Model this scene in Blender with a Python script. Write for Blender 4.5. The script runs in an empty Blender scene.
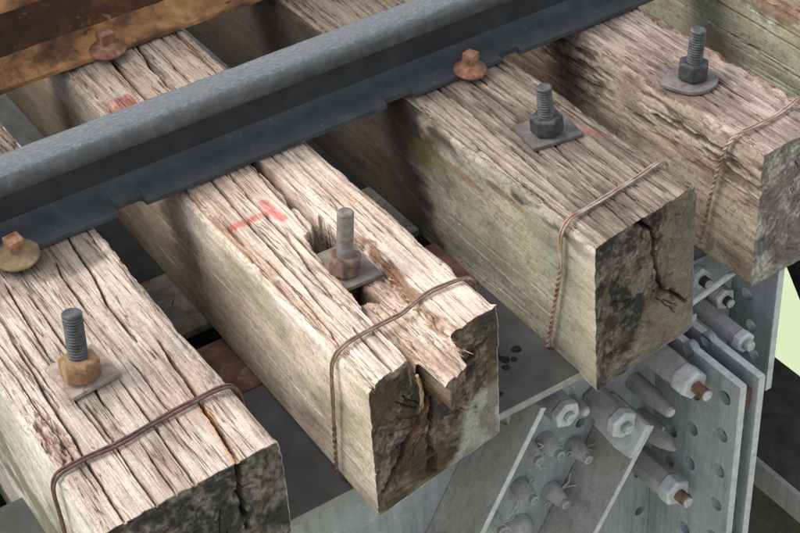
import bpy, bmesh, math, random
import numpy as np
from mathutils import Matrix, Vector

# ------------------------------------------------------------------ camera, sky, sun, exposure
scene = bpy.context.scene
COL = scene.collection
cam_d = bpy.data.cameras.new('camera')
cam_d.sensor_width = 36.0
cam_d.lens = 71.8
cam_d.clip_start = 0.05
cam_d.clip_end = 2000
cam = bpy.data.objects.new('camera', cam_d)
COL.objects.link(cam)
cam.matrix_world = (Matrix.Translation((0, 0, 1.3753)) @ Matrix.Rotation(math.radians(-30.279), 4, 'Z')
                    @ Matrix.Rotation(math.radians(51.448), 4, 'X') @ Matrix.Rotation(math.radians(-4.346), 4, 'Z'))
scene.camera = cam

SUN_EL = math.radians(50)
SUN_DIR = Vector((-0.86, 0.50, 0)).normalized()      # horizontal direction towards the sun
world = bpy.data.worlds.new('World')
scene.world = world
world.use_nodes = True
wn = world.node_tree.nodes
wl = world.node_tree.links
wn.clear()
w_out = wn.new('ShaderNodeOutputWorld')
w_bg = wn.new('ShaderNodeBackground')
w_sky = wn.new('ShaderNodeTexSky')
w_sky.sky_type = 'NISHITA'
w_sky.sun_disc = False
w_sky.sun_elevation = SUN_EL
w_sky.sun_rotation = math.atan2(SUN_DIR.x, SUN_DIR.y)
w_sky.air_density = 1.0
w_sky.dust_density = 1.5
w_sky.ozone_density = 1.0
w_bg.inputs['Strength'].default_value = 0.15
w_hs = wn.new('ShaderNodeHueSaturation')            # thin overcast: the blue is washed out of the whole sky
w_hs.inputs['Saturation'].default_value = 0.30
wl.new(w_sky.outputs[0], w_hs.inputs['Color'])
wl.new(w_hs.outputs[0], w_bg.inputs[0])
wl.new(w_bg.outputs[0], w_out.inputs[0])

sun_d = bpy.data.lights.new('sun', 'SUN')
sun_d.energy = 1.05
sun_d.angle = math.radians(28)
sun_d.color = (1.0, 0.955, 0.90)
sun = bpy.data.objects.new('sun', sun_d)
COL.objects.link(sun)
sd = Vector((SUN_DIR.x * math.cos(SUN_EL), SUN_DIR.y * math.cos(SUN_EL), math.sin(SUN_EL)))
sun.rotation_euler = sd.to_track_quat('Z', 'Y').to_euler()

scene.view_settings.view_transform = 'Standard'
scene.view_settings.look = 'None'
scene.view_settings.gamma = 1.0
scene.view_settings.exposure = 1.22
scene.view_settings.use_curve_mapping = False
scene.render.engine = 'CYCLES'
scene.cycles.max_bounces = 8


# ------------------------------------------------------------------ helpers
def lin(r, g, b):
    return tuple(((c / 255.0) / 12.92 if c <= 10 else ((c / 255.0 + 0.055) / 1.055) ** 2.4) for c in (r, g, b))


def tag(o, label=None, cat=None, group=None, kind=None):
    if label: o['label'] = label
    if cat: o['category'] = cat
    if group: o['group'] = group
    if kind: o['kind'] = kind
    return o


def empty(name, loc):
    o = bpy.data.objects.new(name, None)
    COL.objects.link(o)
    o.location = loc
    o.empty_display_size = 0.05
    return o


def link(name, me, mat, parent=None, loc=(0, 0, 0)):
    if mat: me.materials.append(mat)
    o = bpy.data.objects.new(name, me)
    COL.objects.link(o)
    if parent: o.parent = parent
    o.location = loc
    return o


def world_loc(o):
    v = Vector(o.location)
    while o.parent:
        o = o.parent
        v += Vector(o.location)
    return v


class MB:
    """collects geometry in world coordinates, builds one mesh object"""
    def __init__(s): s.bm = bmesh.new()

    def box(s, x0, x1, y0, y1, z0, z1, bev=0.0, M=None, seg=1):
        t = bmesh.new()
        r = bmesh.ops.create_cube(t, size=1.0)
        for v in r['verts']:
            v.co = Vector((x0 + (v.co.x + .5) * (x1 - x0), y0 + (v.co.y + .5) * (y1 - y0), z0 + (v.co.z + .5) * (z1 - z0)))
        if bev: bmesh.ops.bevel(t, geom=t.edges[:], offset=bev, segments=seg, profile=.5, affect='EDGES')
        s._merge(t, M)
        return s

    def _merge(s, t, M=None):
        if M is not None: bmesh.ops.transform(t, matrix=M, verts=t.verts)
        t.verts.index_update()
        vs = [s.bm.verts.new(v.co) for v in t.verts]
        for f in t.faces: s.bm.faces.new([vs[v.index] for v in f.verts])
        t.free()

    def lathe(s, prof, n=24, M=None, wob=0.0, seed=0):
        rnd = random.Random(seed)
        t = bmesh.new()
        rings = []
        for r, h in prof:
            if r < 1e-6: rings.append([t.verts.new((0, 0, h))])
            else: rings.append([t.verts.new(((r * (1 + wob * rnd.uniform(-1, 1))) * math.cos(2 * math.pi * i / n), (r * (1 + wob * rnd.uniform(-1, 1))) * math.sin(2 * math.pi * i / n), h)) for i in range(n)])
        for a, b in zip(rings, rings[1:]):
            for i in range(n):
                j = (i + 1) % n
                if len(a) == 1 and len(b) == 1: continue
                if len(a) == 1: t.faces.new((a[0], b[j], b[i]))
                elif len(b) == 1: t.faces.new((a[i], a[j], b[0]))
                else: t.faces.new((a[i], a[j], b[j], b[i]))
        if len(rings[0]) > 1: t.faces.new(rings[0][::-1])
        if len(rings[-1]) > 1: t.faces.new(rings[-1])
        bmesh.ops.recalc_face_normals(t, faces=t.faces)
        s._merge(t, M)
        return s

    def prism(s, poly, h0, h1, bev=0.0, M=None, seg=1):
        t = bmesh.new()
        a = [t.verts.new((x, y, h0)) for x, y in poly]
        b = [t.verts.new((x, y, h1)) for x, y in poly]
        n = len(poly)
        t.faces.new(a[::-1]); t.faces.new(b)
        for i in range(n): t.faces.new((a[i], a[(i + 1) % n], b[(i + 1) % n], b[i]))
        bmesh.ops.recalc_face_normals(t, faces=t.faces)
        if bev: bmesh.ops.bevel(t, geom=t.edges[:], offset=bev, segments=seg, profile=.5, affect='EDGES')
        s._merge(t, M)
        return s

    def hexnut(s, r, h0, h1, M=None, rot=0.0):
        t = bmesh.new()
        c = (h1 - h0) * .12
        rings = []
        for rr, h in ((.90, h0), (1, h0 + c), (1, h1 - c), (.88, h1)):
            rings.append([t.verts.new((r * rr * math.cos(rot + i * math.pi / 3), r * rr * math.sin(rot + i * math.pi / 3), h)) for i in range(6)])
        for a, b in zip(rings, rings[1:]):
            for i in range(6): t.faces.new((a[i], a[(i + 1) % 6], b[(i + 1) % 6], b[i]))
        t.faces.new(rings[0][::-1]); t.faces.new(rings[-1])
        bmesh.ops.bevel(t, geom=t.edges[:], offset=min(.0012, c * .4), segments=1, affect='EDGES')
        s._merge(t, M)
        return s

    def tube(s, pts, rad, n=8, M=None):
        P = [Vector(p) for p in pts]
        t = bmesh.new()
        rings = []
        up = None
        for i, p in enumerate(P):
            d = (P[min(i + 1, len(P) - 1)] - P[max(i - 1, 0)]).normalized()
            if up is None:
                up = Vector((0, 0, 1)) if abs(d.z) < .9 else Vector((1, 0, 0))
            up = (up - d * up.dot(d)).normalized()
            q = d.cross(up)
            r = rad(i / (len(P) - 1)) if callable(rad) else rad
            rings.append([t.verts.new(p + (up * math.cos(2 * math.pi * k / n) + q * math.sin(2 * math.pi * k / n)) * r) for k in range(n)])
        for a, b in zip(rings, rings[1:]):
            for k in range(n): t.faces.new((a[k], a[(k + 1) % n], b[(k + 1) % n], b[k]))
        t.faces.new(rings[0][::-1]); t.faces.new(rings[-1])
        bmesh.ops.recalc_face_normals(t, faces=t.faces)
        s._merge(t, M)
        return s

    def plate(s, outline, holes, d0, d1, M, bev=0.0):
        """2D outline with round holes [(u,v,r)], extruded from d0 to d1, local (u,v,d) -> M"""
        t = bmesh.new()
        loops = [[Vector((u, v, 0)) for u, v in outline]]
        for (u, v, r) in holes:
            loops.append([Vector((u + r * math.cos(2 * math.pi * k / 20), v + r * math.sin(2 * math.pi * k / 20), 0)) for k in range(20)])
        LV = []
        for L in loops:
            vs = [t.verts.new(p) for p in L]
            for i in range(len(vs)): t.edges.new((vs[i], vs[(i + 1) % len(vs)]))
            LV.append(vs)
        bmesh.ops.triangle_fill(t, use_beauty=True, edges=t.edges[:])
        t.verts.index_update()
        tris = [[v.index for v in f.verts] for f in t.faces]
        base = [v.co.copy() for v in t.verts]
        li = [[v.index for v in vs] for vs in LV]
        t.free()
        t = bmesh.new()
        A = [t.verts.new((p.x, p.y, d0)) for p in base]
        B = [t.verts.new((p.x, p.y, d1)) for p in base]
        for tr in tris:
            t.faces.new([A[i] for i in tr]); t.faces.new([B[i] for i in tr[::-1]])
        for L in li:
            for i in range(len(L)):
                a, b = L[i], L[(i + 1) % len(L)]
                t.faces.new((A[a], A[b], B[b], B[a]))
        bmesh.ops.recalc_face_normals(t, faces=t.faces)
        s._merge(t, M)
        return s

    def build(s, name, mat, parent=None, ang=35, origin=None):
        me = bpy.data.meshes.new(name)
        off = Vector(origin) if origin is not None else (world_loc(parent) if parent else Vector((0, 0, 0)))
        bmesh.ops.translate(s.bm, verts=s.bm.verts, vec=-off)
        bmesh.ops.recalc_face_normals(s.bm, faces=s.bm.faces)
        s.bm.to_mesh(me)
        s.bm.free()
        me.shade_smooth()
        me.set_sharp_from_angle(angle=math.radians(ang))
        return link(name, me, mat, parent, (0, 0, 0) if (parent and origin is None) else (off - (world_loc(parent) if parent else Vector((0, 0, 0)))))


def axis_matrix(base, direction, spin=0.0):
    d = Vector(direction).normalized()
    return Matrix.Translation(Vector(base)) @ d.to_track_quat('Z', 'Y').to_matrix().to_4x4() @ Matrix.Rotation(spin, 4, 'Z')


# ------------------------------------------------------------------ materials
def new_mat(name):
    m = bpy.data.materials.new(name)
    m.use_nodes = True
    nt = m.node_tree
    b = nt.nodes['Principled BSDF']
    return m, nt, b


def N(nt, typ, **kw):
    n = nt.nodes.new(typ)
    for k, v in kw.items(): setattr(n, k, v)
    return n


def ramp(nt, fac, stops, interp='LINEAR'):
    r = nt.nodes.new('ShaderNodeValToRGB')
    r.color_ramp.interpolation = interp
    e = r.color_ramp.elements
    while len(e) > 1: e.remove(e[-1])
    e[0].position, e[0].color = stops[0][0], (*stops[0][1], 1)
    for p, c in stops[1:]:
        k = e.new(p); k.color = (*c, 1)
    nt.links.new(fac, r.inputs[0])
    return r.outputs[0]


def noise(nt, scale, vec=None, detail=6, rough=.6, dist=0.0):
    n = nt.nodes.new('ShaderNodeTexNoise')
    n.inputs['Scale'].default_value = scale
    n.inputs['Detail'].default_value = detail
    n.inputs['Roughness'].default_value = rough
    n.inputs['Distortion'].default_value = dist
    if vec is not None: nt.links.new(vec, n.inputs['Vector'])
    return n.outputs['Fac']


def objco(nt, sc=(1, 1, 1), rot=(0, 0, 0)):
    g = nt.nodes.new('ShaderNodeNewGeometry')
    mp = nt.nodes.new('ShaderNodeMapping')
    mp.inputs['Scale'].default_value = sc
    mp.inputs['Rotation'].default_value = rot
    nt.links.new(g.outputs['Position'], mp.inputs['Vector'])
    return mp.outputs[0]


def mixc(nt, fac, a, b, mode='MIX'):
    m = nt.nodes.new('ShaderNodeMix')
    m.data_type = 'RGBA'
    m.blend_type = mode
    for sock, val in ((m.inputs[0], fac), (m.inputs[6], a), (m.inputs[7], b)):
        if hasattr(val, 'is_output') or hasattr(val, 'node'): nt.links.new(val, sock)
        elif isinstance(val, (int, float)): sock.default_value = val
        else: sock.default_value = (*val, 1)
    return m.outputs[2]


def bump(nt, b, h, strength, dist):
    n = nt.nodes.new('ShaderNodeBump')
    n.inputs['Strength'].default_value = strength
    n.inputs['Distance'].default_value = dist
    nt.links.new(h, n.inputs['Height'])
    nt.links.new(n.outputs[0], b.inputs['Normal'])


def mat_wood():
    m, nt, b = new_mat('weathered_wood')
    at = N(nt, 'ShaderNodeAttribute', attribute_name='Col')
    v1 = objco(nt, (520, 20, 520))
    v2 = objco(nt, (150, 150, 150))
    v3 = objco(nt, (900, 60, 900))
    v4 = objco(nt, (48, 1.8, 48))
    v5 = objco(nt, (560, 420, 560))
    v6 = objco(nt, (26, 9, 26))
    f1 = noise(nt, 1.0, v1, 4, .7)
    f2 = noise(nt, 1.0, v2, 5, .7)
    f3 = noise(nt, 1.0, v3, 2, .6)
    f4 = noise(nt, 1.0, v4, 4, .6, .25)
    f5 = noise(nt, 1.0, v5, 3, .7)
    f6 = noise(nt, 1.0, v6, 5, .65)
    c = at.outputs['Color']
    # fine fibre
    c = mixc(nt, at.outputs['Alpha'], c, ramp(nt, f1, [(.34, (.60, .56, .53)), (.47, (.94, .93, .92)), (.68, (1.12, 1.11, 1.10))]), 'MULTIPLY')
    # hairline checks: thin contour lines of a long noise
    sb = N(nt, 'ShaderNodeMath', operation='SUBTRACT'); sb.inputs[1].default_value = .5
    nt.links.new(f4, sb.inputs[0])
    ab = N(nt, 'ShaderNodeMath', operation='ABSOLUTE'); nt.links.new(sb.outputs[0], ab.inputs[0])
    c = mixc(nt, at.outputs['Alpha'], c, ramp(nt, ab.outputs[0], [(.0, (.24, .20, .18)), (.006, (.48, .43, .39)), (.014, (1, 1, 1))]), 'MULTIPLY')
    # speckle and soft blotches
    c = mixc(nt, .85, c, ramp(nt, f5, [(.32, (.62, .59, .56)), (.47, (1, 1, 1)), (.7, (1.12, 1.12, 1.11))]), 'MULTIPLY')
    c = mixc(nt, .8, c, ramp(nt, f2, [(.30, (.72, .69, .66)), (.5, (1, 1, 1)), (.75, (1.08, 1.08, 1.07))]), 'MULTIPLY')
    c = mixc(nt, .7, c, ramp(nt, f6, [(.32, (.56, .53, .50)), (.48, (.96, .95, .94)), (.7, (1.08, 1.08, 1.07))]), 'MULTIPLY')
    nt.links.new(c, b.inputs['Base Color'])
    b.inputs['Roughness'].default_value = .92
    b.inputs['Specular IOR Level'].default_value = .15
    a = N(nt, 'ShaderNodeMath', operation='ADD')
    nt.links.new(f1, a.inputs[0]); nt.links.new(f3, a.inputs[1])
    a2 = N(nt, 'ShaderNodeMath', operation='ADD')
    nt.links.new(a.outputs[0], a2.inputs[0]); nt.links.new(f2, a2.inputs[1])
    a3 = N(nt, 'ShaderNodeMath', operation='ADD')
    nt.links.new(a2.outputs[0], a3.inputs[0]); nt.links.new(f5, a3.inputs[1])
    bump(nt, b, a3.outputs[0], .8, .0013)
    return m


def mat_metal(name, stops, scale=60, rough=(.45, .7), metallic=0.0, bmp=.25, bd=.0008, fleck=None, stretch=(1, 1, 1), spec=.4):
    """stops: noise ramp colours; fleck: (colour, threshold, scale)"""
    m, nt, b = new_mat(name)
    co = objco(nt, stretch)
    f = noise(nt, scale, co, 8, .65, .3)
    c = ramp(nt, f, stops)
    if fleck:
        ff = noise(nt, fleck[2], co, 6, .7, .5)
        k = ramp(nt, ff, [(fleck[1], (0, 0, 0)), (fleck[1] + .08, (1, 1, 1))])
        c = mixc(nt, k, c, fleck[0])
    nt.links.new(c, b.inputs['Base Color'])
    rr = N(nt, 'ShaderNodeMapRange')
    rr.inputs['To Min'].default_value, rr.inputs['To Max'].default_value = rough
    nt.links.new(f, rr.inputs['Value'])
    nt.links.new(rr.outputs[0], b.inputs['Roughness'])
    b.inputs['Metallic'].default_value = metallic
    b.inputs['Specular IOR Level'].default_value = spec
    fb = noise(nt, scale * 6, co, 5, .7)
    bump(nt, b, fb, bmp, bd)
    return m


M = {}
M['wood'] = mat_wood()
M['rail_head'] = mat_metal('rail_head_steel', [(.3, (.044, .048, .051)), (.5, (.060, .065, .069)), (.7, (.092, .098, .103))], 45, (.34, .52), .1, .5, .0008, ((.26, .28, .30), .64, 190), spec=.55)
M['rail'] = mat_metal('rail_painted_steel', [(.3, (.019, .021, .0225)), (.55, (.028, .0305, .0325)), (.75, (.042, .045, .048))], 22, (.5, .7), .0, .5, .0012, ((.08, .08, .078), .66, 70), spec=.22)
def crown_highlight(m):  # highlight along the rail top, painted into the base colour
    nt = m.node_tree; b = nt.nodes['Principled BSDF']
    old = b.inputs['Base Color'].links[0].from_socket
    g = nt.nodes.new('ShaderNodeNewGeometry'); sx = nt.nodes.new('ShaderNodeSeparateXYZ')
    nt.links.new(g.outputs['Position'], sx.inputs[0])
    f = noise(nt, 260, objco(nt, (.5, 1, 1)), 6, .75, .3)
    a1 = N(nt, 'ShaderNodeMath', operation='MULTIPLY_ADD'); a1.inputs[1].default_value = .012
    nt.links.new(f, a1.inputs[0]); nt.links.new(sx.outputs['Z'], a1.inputs[2])
    k = N(nt, 'ShaderNodeMapRange'); k.inputs['From Min'].default_value = .1228; k.inputs['From Max'].default_value = .1290
    nt.links.new(a1.outputs[0], k.inputs['Value'])
    c = mixc(nt, k.outputs[0], old, ramp(nt, f, [(.35, (.070, .074, .076)), (.5, (.100, .104, .107)), (.7, (.175, .179, .182))]))
    nt.links.new(c, b.inputs['Base Color'])


crown_highlight(M['rail_head'])
M['rail_foot'] = mat_metal('rail_foot_steel', [(.3, (.029, .0315, .033)), (.55, (.043, .0465, .0485)), (.75, (.066, .070, .072))], 26, (.5, .7), .0, .5, .0012, ((.12, .12, .115), .64, 55), spec=.25)
M['guard'] = mat_metal('guard_rail_rust', [(.30, (.030, .019, .014)), (.5, (.075, .040, .024)), (.66, (.20, .095, .038)), (.8, (.33, .17, .075))], 9, (.7, .9), .0, .7, .002, ((.36, .18, .07), .62, 26), spec=.2)
M['guard_foot'] = mat_metal('guard_foot_rust', [(.32, (.06, .036, .023)), (.44, (.17, .088, .042)), (.56, (.40, .205, .085)), (.72, (.58, .34, .16))], 11, (.7, .9), .0, .8, .002, ((.05, .03, .02), .62, 30), spec=.2)
def mat_paint(name, base, rustiness=.5, dust=.5):
    m, nt, b = new_mat(name)
    co = objco(nt)
    f = noise(nt, 10, co, 8, .65, .4)
    lo = tuple(c * .78 for c in base); hi = tuple(min(.8, c * 1.22) for c in base)
    c = ramp(nt, f, [(.3, lo), (.5, base), (.7, hi)])
    # vertical drip streaks
    fd = noise(nt, 1.0, objco(nt, (70, 70, 5)), 5, .65)
    c = mixc(nt, .75, c, ramp(nt, fd, [(.34, (.66, .66, .65)), (.52, (1, 1, 1)), (.7, (1.12, 1.13, 1.13))]), 'MULTIPLY')
    # chipped paint: pale rims and rusty cores
    fc = noise(nt, 75, co, 7, .72, .6)
    c = mixc(nt, ramp(nt, fc, [(.615, (0, 0, 0)), (.635, (.8, .8, .8))]), c, (.42, .43, .42))
    c = mixc(nt, ramp(nt, fc, [(.665 - .03 * rustiness, (0, 0, 0)), (.70 - .03 * rustiness, (1, 1, 1))]), c, (.13, .065, .035))
    # dirt speckle and grime film
    fs = noise(nt, 260, co, 4, .7)
    c = mixc(nt, .8, c, ramp(nt, fs, [(.32, (.62, .60, .57)), (.46, (1, 1, 1)), (.75, (1.08, 1.08, 1.08))]), 'MULTIPLY')
    fg = noise(nt, 5, co, 5, .6, .3)
    c = mixc(nt, ramp(nt, fg, [(.45, (0, 0, 0)), (.7, (dust, dust, dust))]), c, (.20, .18, .15))
    nt.links.new(c, b.inputs['Base Color'])
    b.inputs['Roughness'].default_value = .55
    b.inputs['Specular IOR Level'].default_value = .4
    bump(nt, b, fc, .35, .0010)
    return m


M['steel'] = mat_paint('grey_painted_steel', (.25, .262, .278), .3, .2)
M['steel_dust'] = mat_paint('dusty_grey_steel', (.27, .258, .242), .4, .7)
M['steel_pale'] = mat_metal('pale_worn_and_lit_paint', [(.3, (.31, .305, .305)), (.5, (.43, .42, .425)), (.7, (.53, .52, .52))], 60, (.5, .7), .0, .3, .0006, ((.16, .13, .11), .63, 110))  # pale worn parts; also paints the lit plate edges
M['bolt_grey'] = mat_paint('grey_painted_bolt', (.28, .272, .265), .6, .35)
M['rust_tip'] = mat_metal('rusty_thread', [(.3, (.06, .032, .02)), (.5, (.15, .088, .058)), (.7, (.25, .165, .12))], 90, (.75, .9), .0, .6, .001, spec=.2)
M['rust_flange'] = mat_metal('red_rust_flange', [(.3, (.05, .032, .025)), (.5, (.13, .065, .045)), (.7, (.22, .12, .08))], 24, (.7, .9), .0, .6, .001, ((.17, .15, .12), .58, 40), spec=.2)
M['brown_flange'] = mat_metal('dirty_brown_flange', [(.3, (.06, .052, .042)), (.5, (.13, .115, .09)), (.7, (.2, .18, .14))], 30, (.7, .9), .0, .6, .001, ((.035, .03, .025), .62, 60), spec=.2)
M['dark_steel'] = mat_metal('dark_soiled_shaded_steel', [(.3, (.022, .021, .019)), (.5, (.040, .038, .033)), (.7, (.065, .06, .052))], 20, (.7, .9), .0, .6, .001, spec=.2)  # near-black tone also carries the shade of the deep gaps
M['nut_dark'] = mat_metal('graphite_nut', [(.3, (.016, .016, .016)), (.5, (.033, .033, .032)), (.72, (.08, .079, .076))], 80, (.5, .75), .1, .6, .0008)
M['shaft_dark'] = mat_metal('graphite_thread', [(.3, (.03, .03, .03)), (.5, (.065, .064, .062)), (.72, (.14, .138, .132))], 90, (.5, .7), .2, .6, .0008)
M['shaft_brown'] = mat_metal('brown_grey_shaft', [(.3, (.09, .075, .065)), (.5, (.17, .145, .13)), (.7, (.26, .23, .21))], 90, (.6, .8), .1, .7, .001)
M['nut_rust'] = mat_metal('orange_rust_nut', [(.3, (.09, .052, .03)), (.5, (.22, .125, .065)), (.7, (.36, .24, .14))], 45, (.7, .9), .0, .6, .001, ((.12, .08, .06), .6, 90), spec=.2)
M['nut_brown'] = mat_metal('brown_rust_nut', [(.3, (.055, .035, .026)), (.5, (.13, .085, .06)), (.7, (.22, .155, .11))], 60, (.7, .9), .0, .6, .001, spec=.25)
M['washer_pale'] = mat_metal('dusty_square_washer', [(.3, (.17, .13, .105)), (.5, (.28, .215, .175)), (.7, (.39, .32, .27))], 40, (.75, .9), .0, .5, .0008, ((.22, .13, .085), .54, 35), spec=.2)
M['washer_brown'] = mat_metal('brown_square_washer', [(.3, (.085, .07, .054)), (.5, (.145, .122, .096)), (.7, (.21, .18, .145))], 40, (.7, .9), .0, .5, .0008, spec=.2)
M['washer_grey'] = mat_metal('grey_square_washer', [(.3, (.055, .048, .042)), (.5, (.10, .088, .078)), (.7, (.165, .148, .132))], 40, (.55, .75), .1, .5, .0008)
M['washer_round'] = mat_metal('grey_round_washer', [(.3, (.08, .066, .06)), (.5, (.15, .127, .116)), (.7, (.22, .192, .178))], 40, (.5, .7), .1, .4, .0008)
M['spike'] = mat_metal('rusty_coach_screw', [(.3, (.10, .05, .03)), (.5, (.23, .118, .07)), (.72, (.40, .24, .155))], 60, (.7, .9), .0, .6, .001, spec=.2)
M['spike_olive'] = mat_metal('olive_rust_screw', [(.3, (.10, .07, .04)), (.5, (.21, .15, .08)), (.7, (.33, .255, .15))], 30, (.65, .85), .0, .5, .001, ((.40, .17, .04), .62, 40), spec=.25)
M['wire_brown'] = mat_metal('brown_iron_wire', [(.3, (.045, .022, .018)), (.5, (.10, .05, .04)), (.7, (.18, .10, .08))], 120, (.6, .8), .1, .4, .0005)
M['wire_tan'] = mat_metal('tan_iron_wire', [(.3, (.09, .05, .035)), (.5, (.19, .115, .085)), (.7, (.32, .23, .18))], 60, (.6, .8), .1, .4, .0005)
M['wire_pale'] = mat_metal('galvanised_wire', [(.32, (.20, .09, .045)), (.48, (.30, .19, .13)), (.6, (.42, .37, .32)), (.75, (.55, .52, .48))], 28, (.5, .7), .2, .4, .0005)
M['flange_grey'] = mat_metal('shaded_grey_flange', [(.3, (.040, .040, .037)), (.5, (.062, .060, .055)), (.7, (.09, .087, .08))], 16, (.6, .8), .0, .4, .0008, ((.16, .16, .15), .66, 60))  # tone darkened to hold the shade on the flange between sleepers
M['mud'] = mat_metal('dark_mud', [(.3, (.012, .011, .010)), (.7, (.03, .028, .025))], 80, (.8, .95), .0, .6, .001, spec=.1)
M['splinter'] = mat_metal('fresh_splinter_wood', [(.3, (.20, .11, .06)), (.5, (.38, .24, .15)), (.7, (.55, .40, .29))], 40, (.8, .95), .0, .8, .0015, stretch=(4, 4, 1), spec=.15)


def mat_water():
    m, nt, b = new_mat('river_water')
    f = noise(nt, .6, objco(nt), 4, .5)
    c = ramp(nt, f, [(.3, (.36, .41, .24)), (.7, (.40, .45, .27))])
    nt.links.new(c, b.inputs['Base Color'])
    b.inputs['Roughness'].default_value = .15
    bump(nt, b, noise(nt, 3.0, objco(nt), 4, .5), .25, .05)
    return m


M['water'] = mat_water()

# ------------------------------------------------------------------ river below
w = MB(); w.box(-400, 400, -400, 400, -7.2, -7.0)
tag(w.build('river', M['water']), kind='structure')


# ------------------------------------------------------------------ numpy noise
class VN:
    def __init__(s, seed): s.t = np.random.RandomState(seed).rand(512, 512).astype(np.float64)

    def __call__(s, x, y):
        xi = np.floor(x).astype(int); yi = np.floor(y).astype(int)
        fx = x - xi; fy = y - yi
        fx = fx * fx * (3 - 2 * fx); fy = fy * fy * (3 - 2 * fy)
        x0, x1, y0, y1 = xi & 511, (xi + 1) & 511, yi & 511, (yi + 1) & 511
        t = s.t
        return (t[x0, y0] * (1 - fx) + t[x1, y0] * fx) * (1 - fy) + (t[x0, y1] * (1 - fx) + t[x1, y1] * fx) * fy


def fbm(vn, x, y, o=4, g=.5):
    a = 0; amp = 1; tot = 0
    for k in range(o):
        a = a + amp * vn(x * 2 ** k + 17.3 * k, y * 2 ** k + 5.1 * k); tot += amp; amp *= g
    return a / tot


def sstep(a, b, x):
    t = np.clip((x - a) / (b - a), 0, 1)
    return t * t * (3 - 2 * t)


def mix(a, b, t):
    t = t[..., None]
    return np.asarray(a) * (1 - t) + np.asarray(b) * t


def seg_dist(px, py, pts):
    d = np.full(px.shape, 1e9)
    for (ax, ay), (bx, by) in zip(pts, pts[1:]):
        vx, vy = bx - ax, by - ay
        L = vx * vx + vy * vy + 1e-12
        t = np.clip(((px - ax) * vx + (py - ay) * vy) / L, 0, 1)
        d = np.minimum(d, np.hypot(px - ax - t * vx, py - ay - t * vy))
    return d


# ------------------------------------------------------------------ the sleepers
def halo(c, k, x, y, rad, col, amt):
    d = np.hypot((k['X'] - x) / rad, (k['Y'] - y) / (rad * 1.25)) + (fbm(k['vn'][2], k['S'] / .012, k['Y'] / .03, 4) - .5) * 1.5
    return mix(c, np.array(col), (1 - sstep(.45, 1.15, d)) * amt * k['is_top'])


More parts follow.
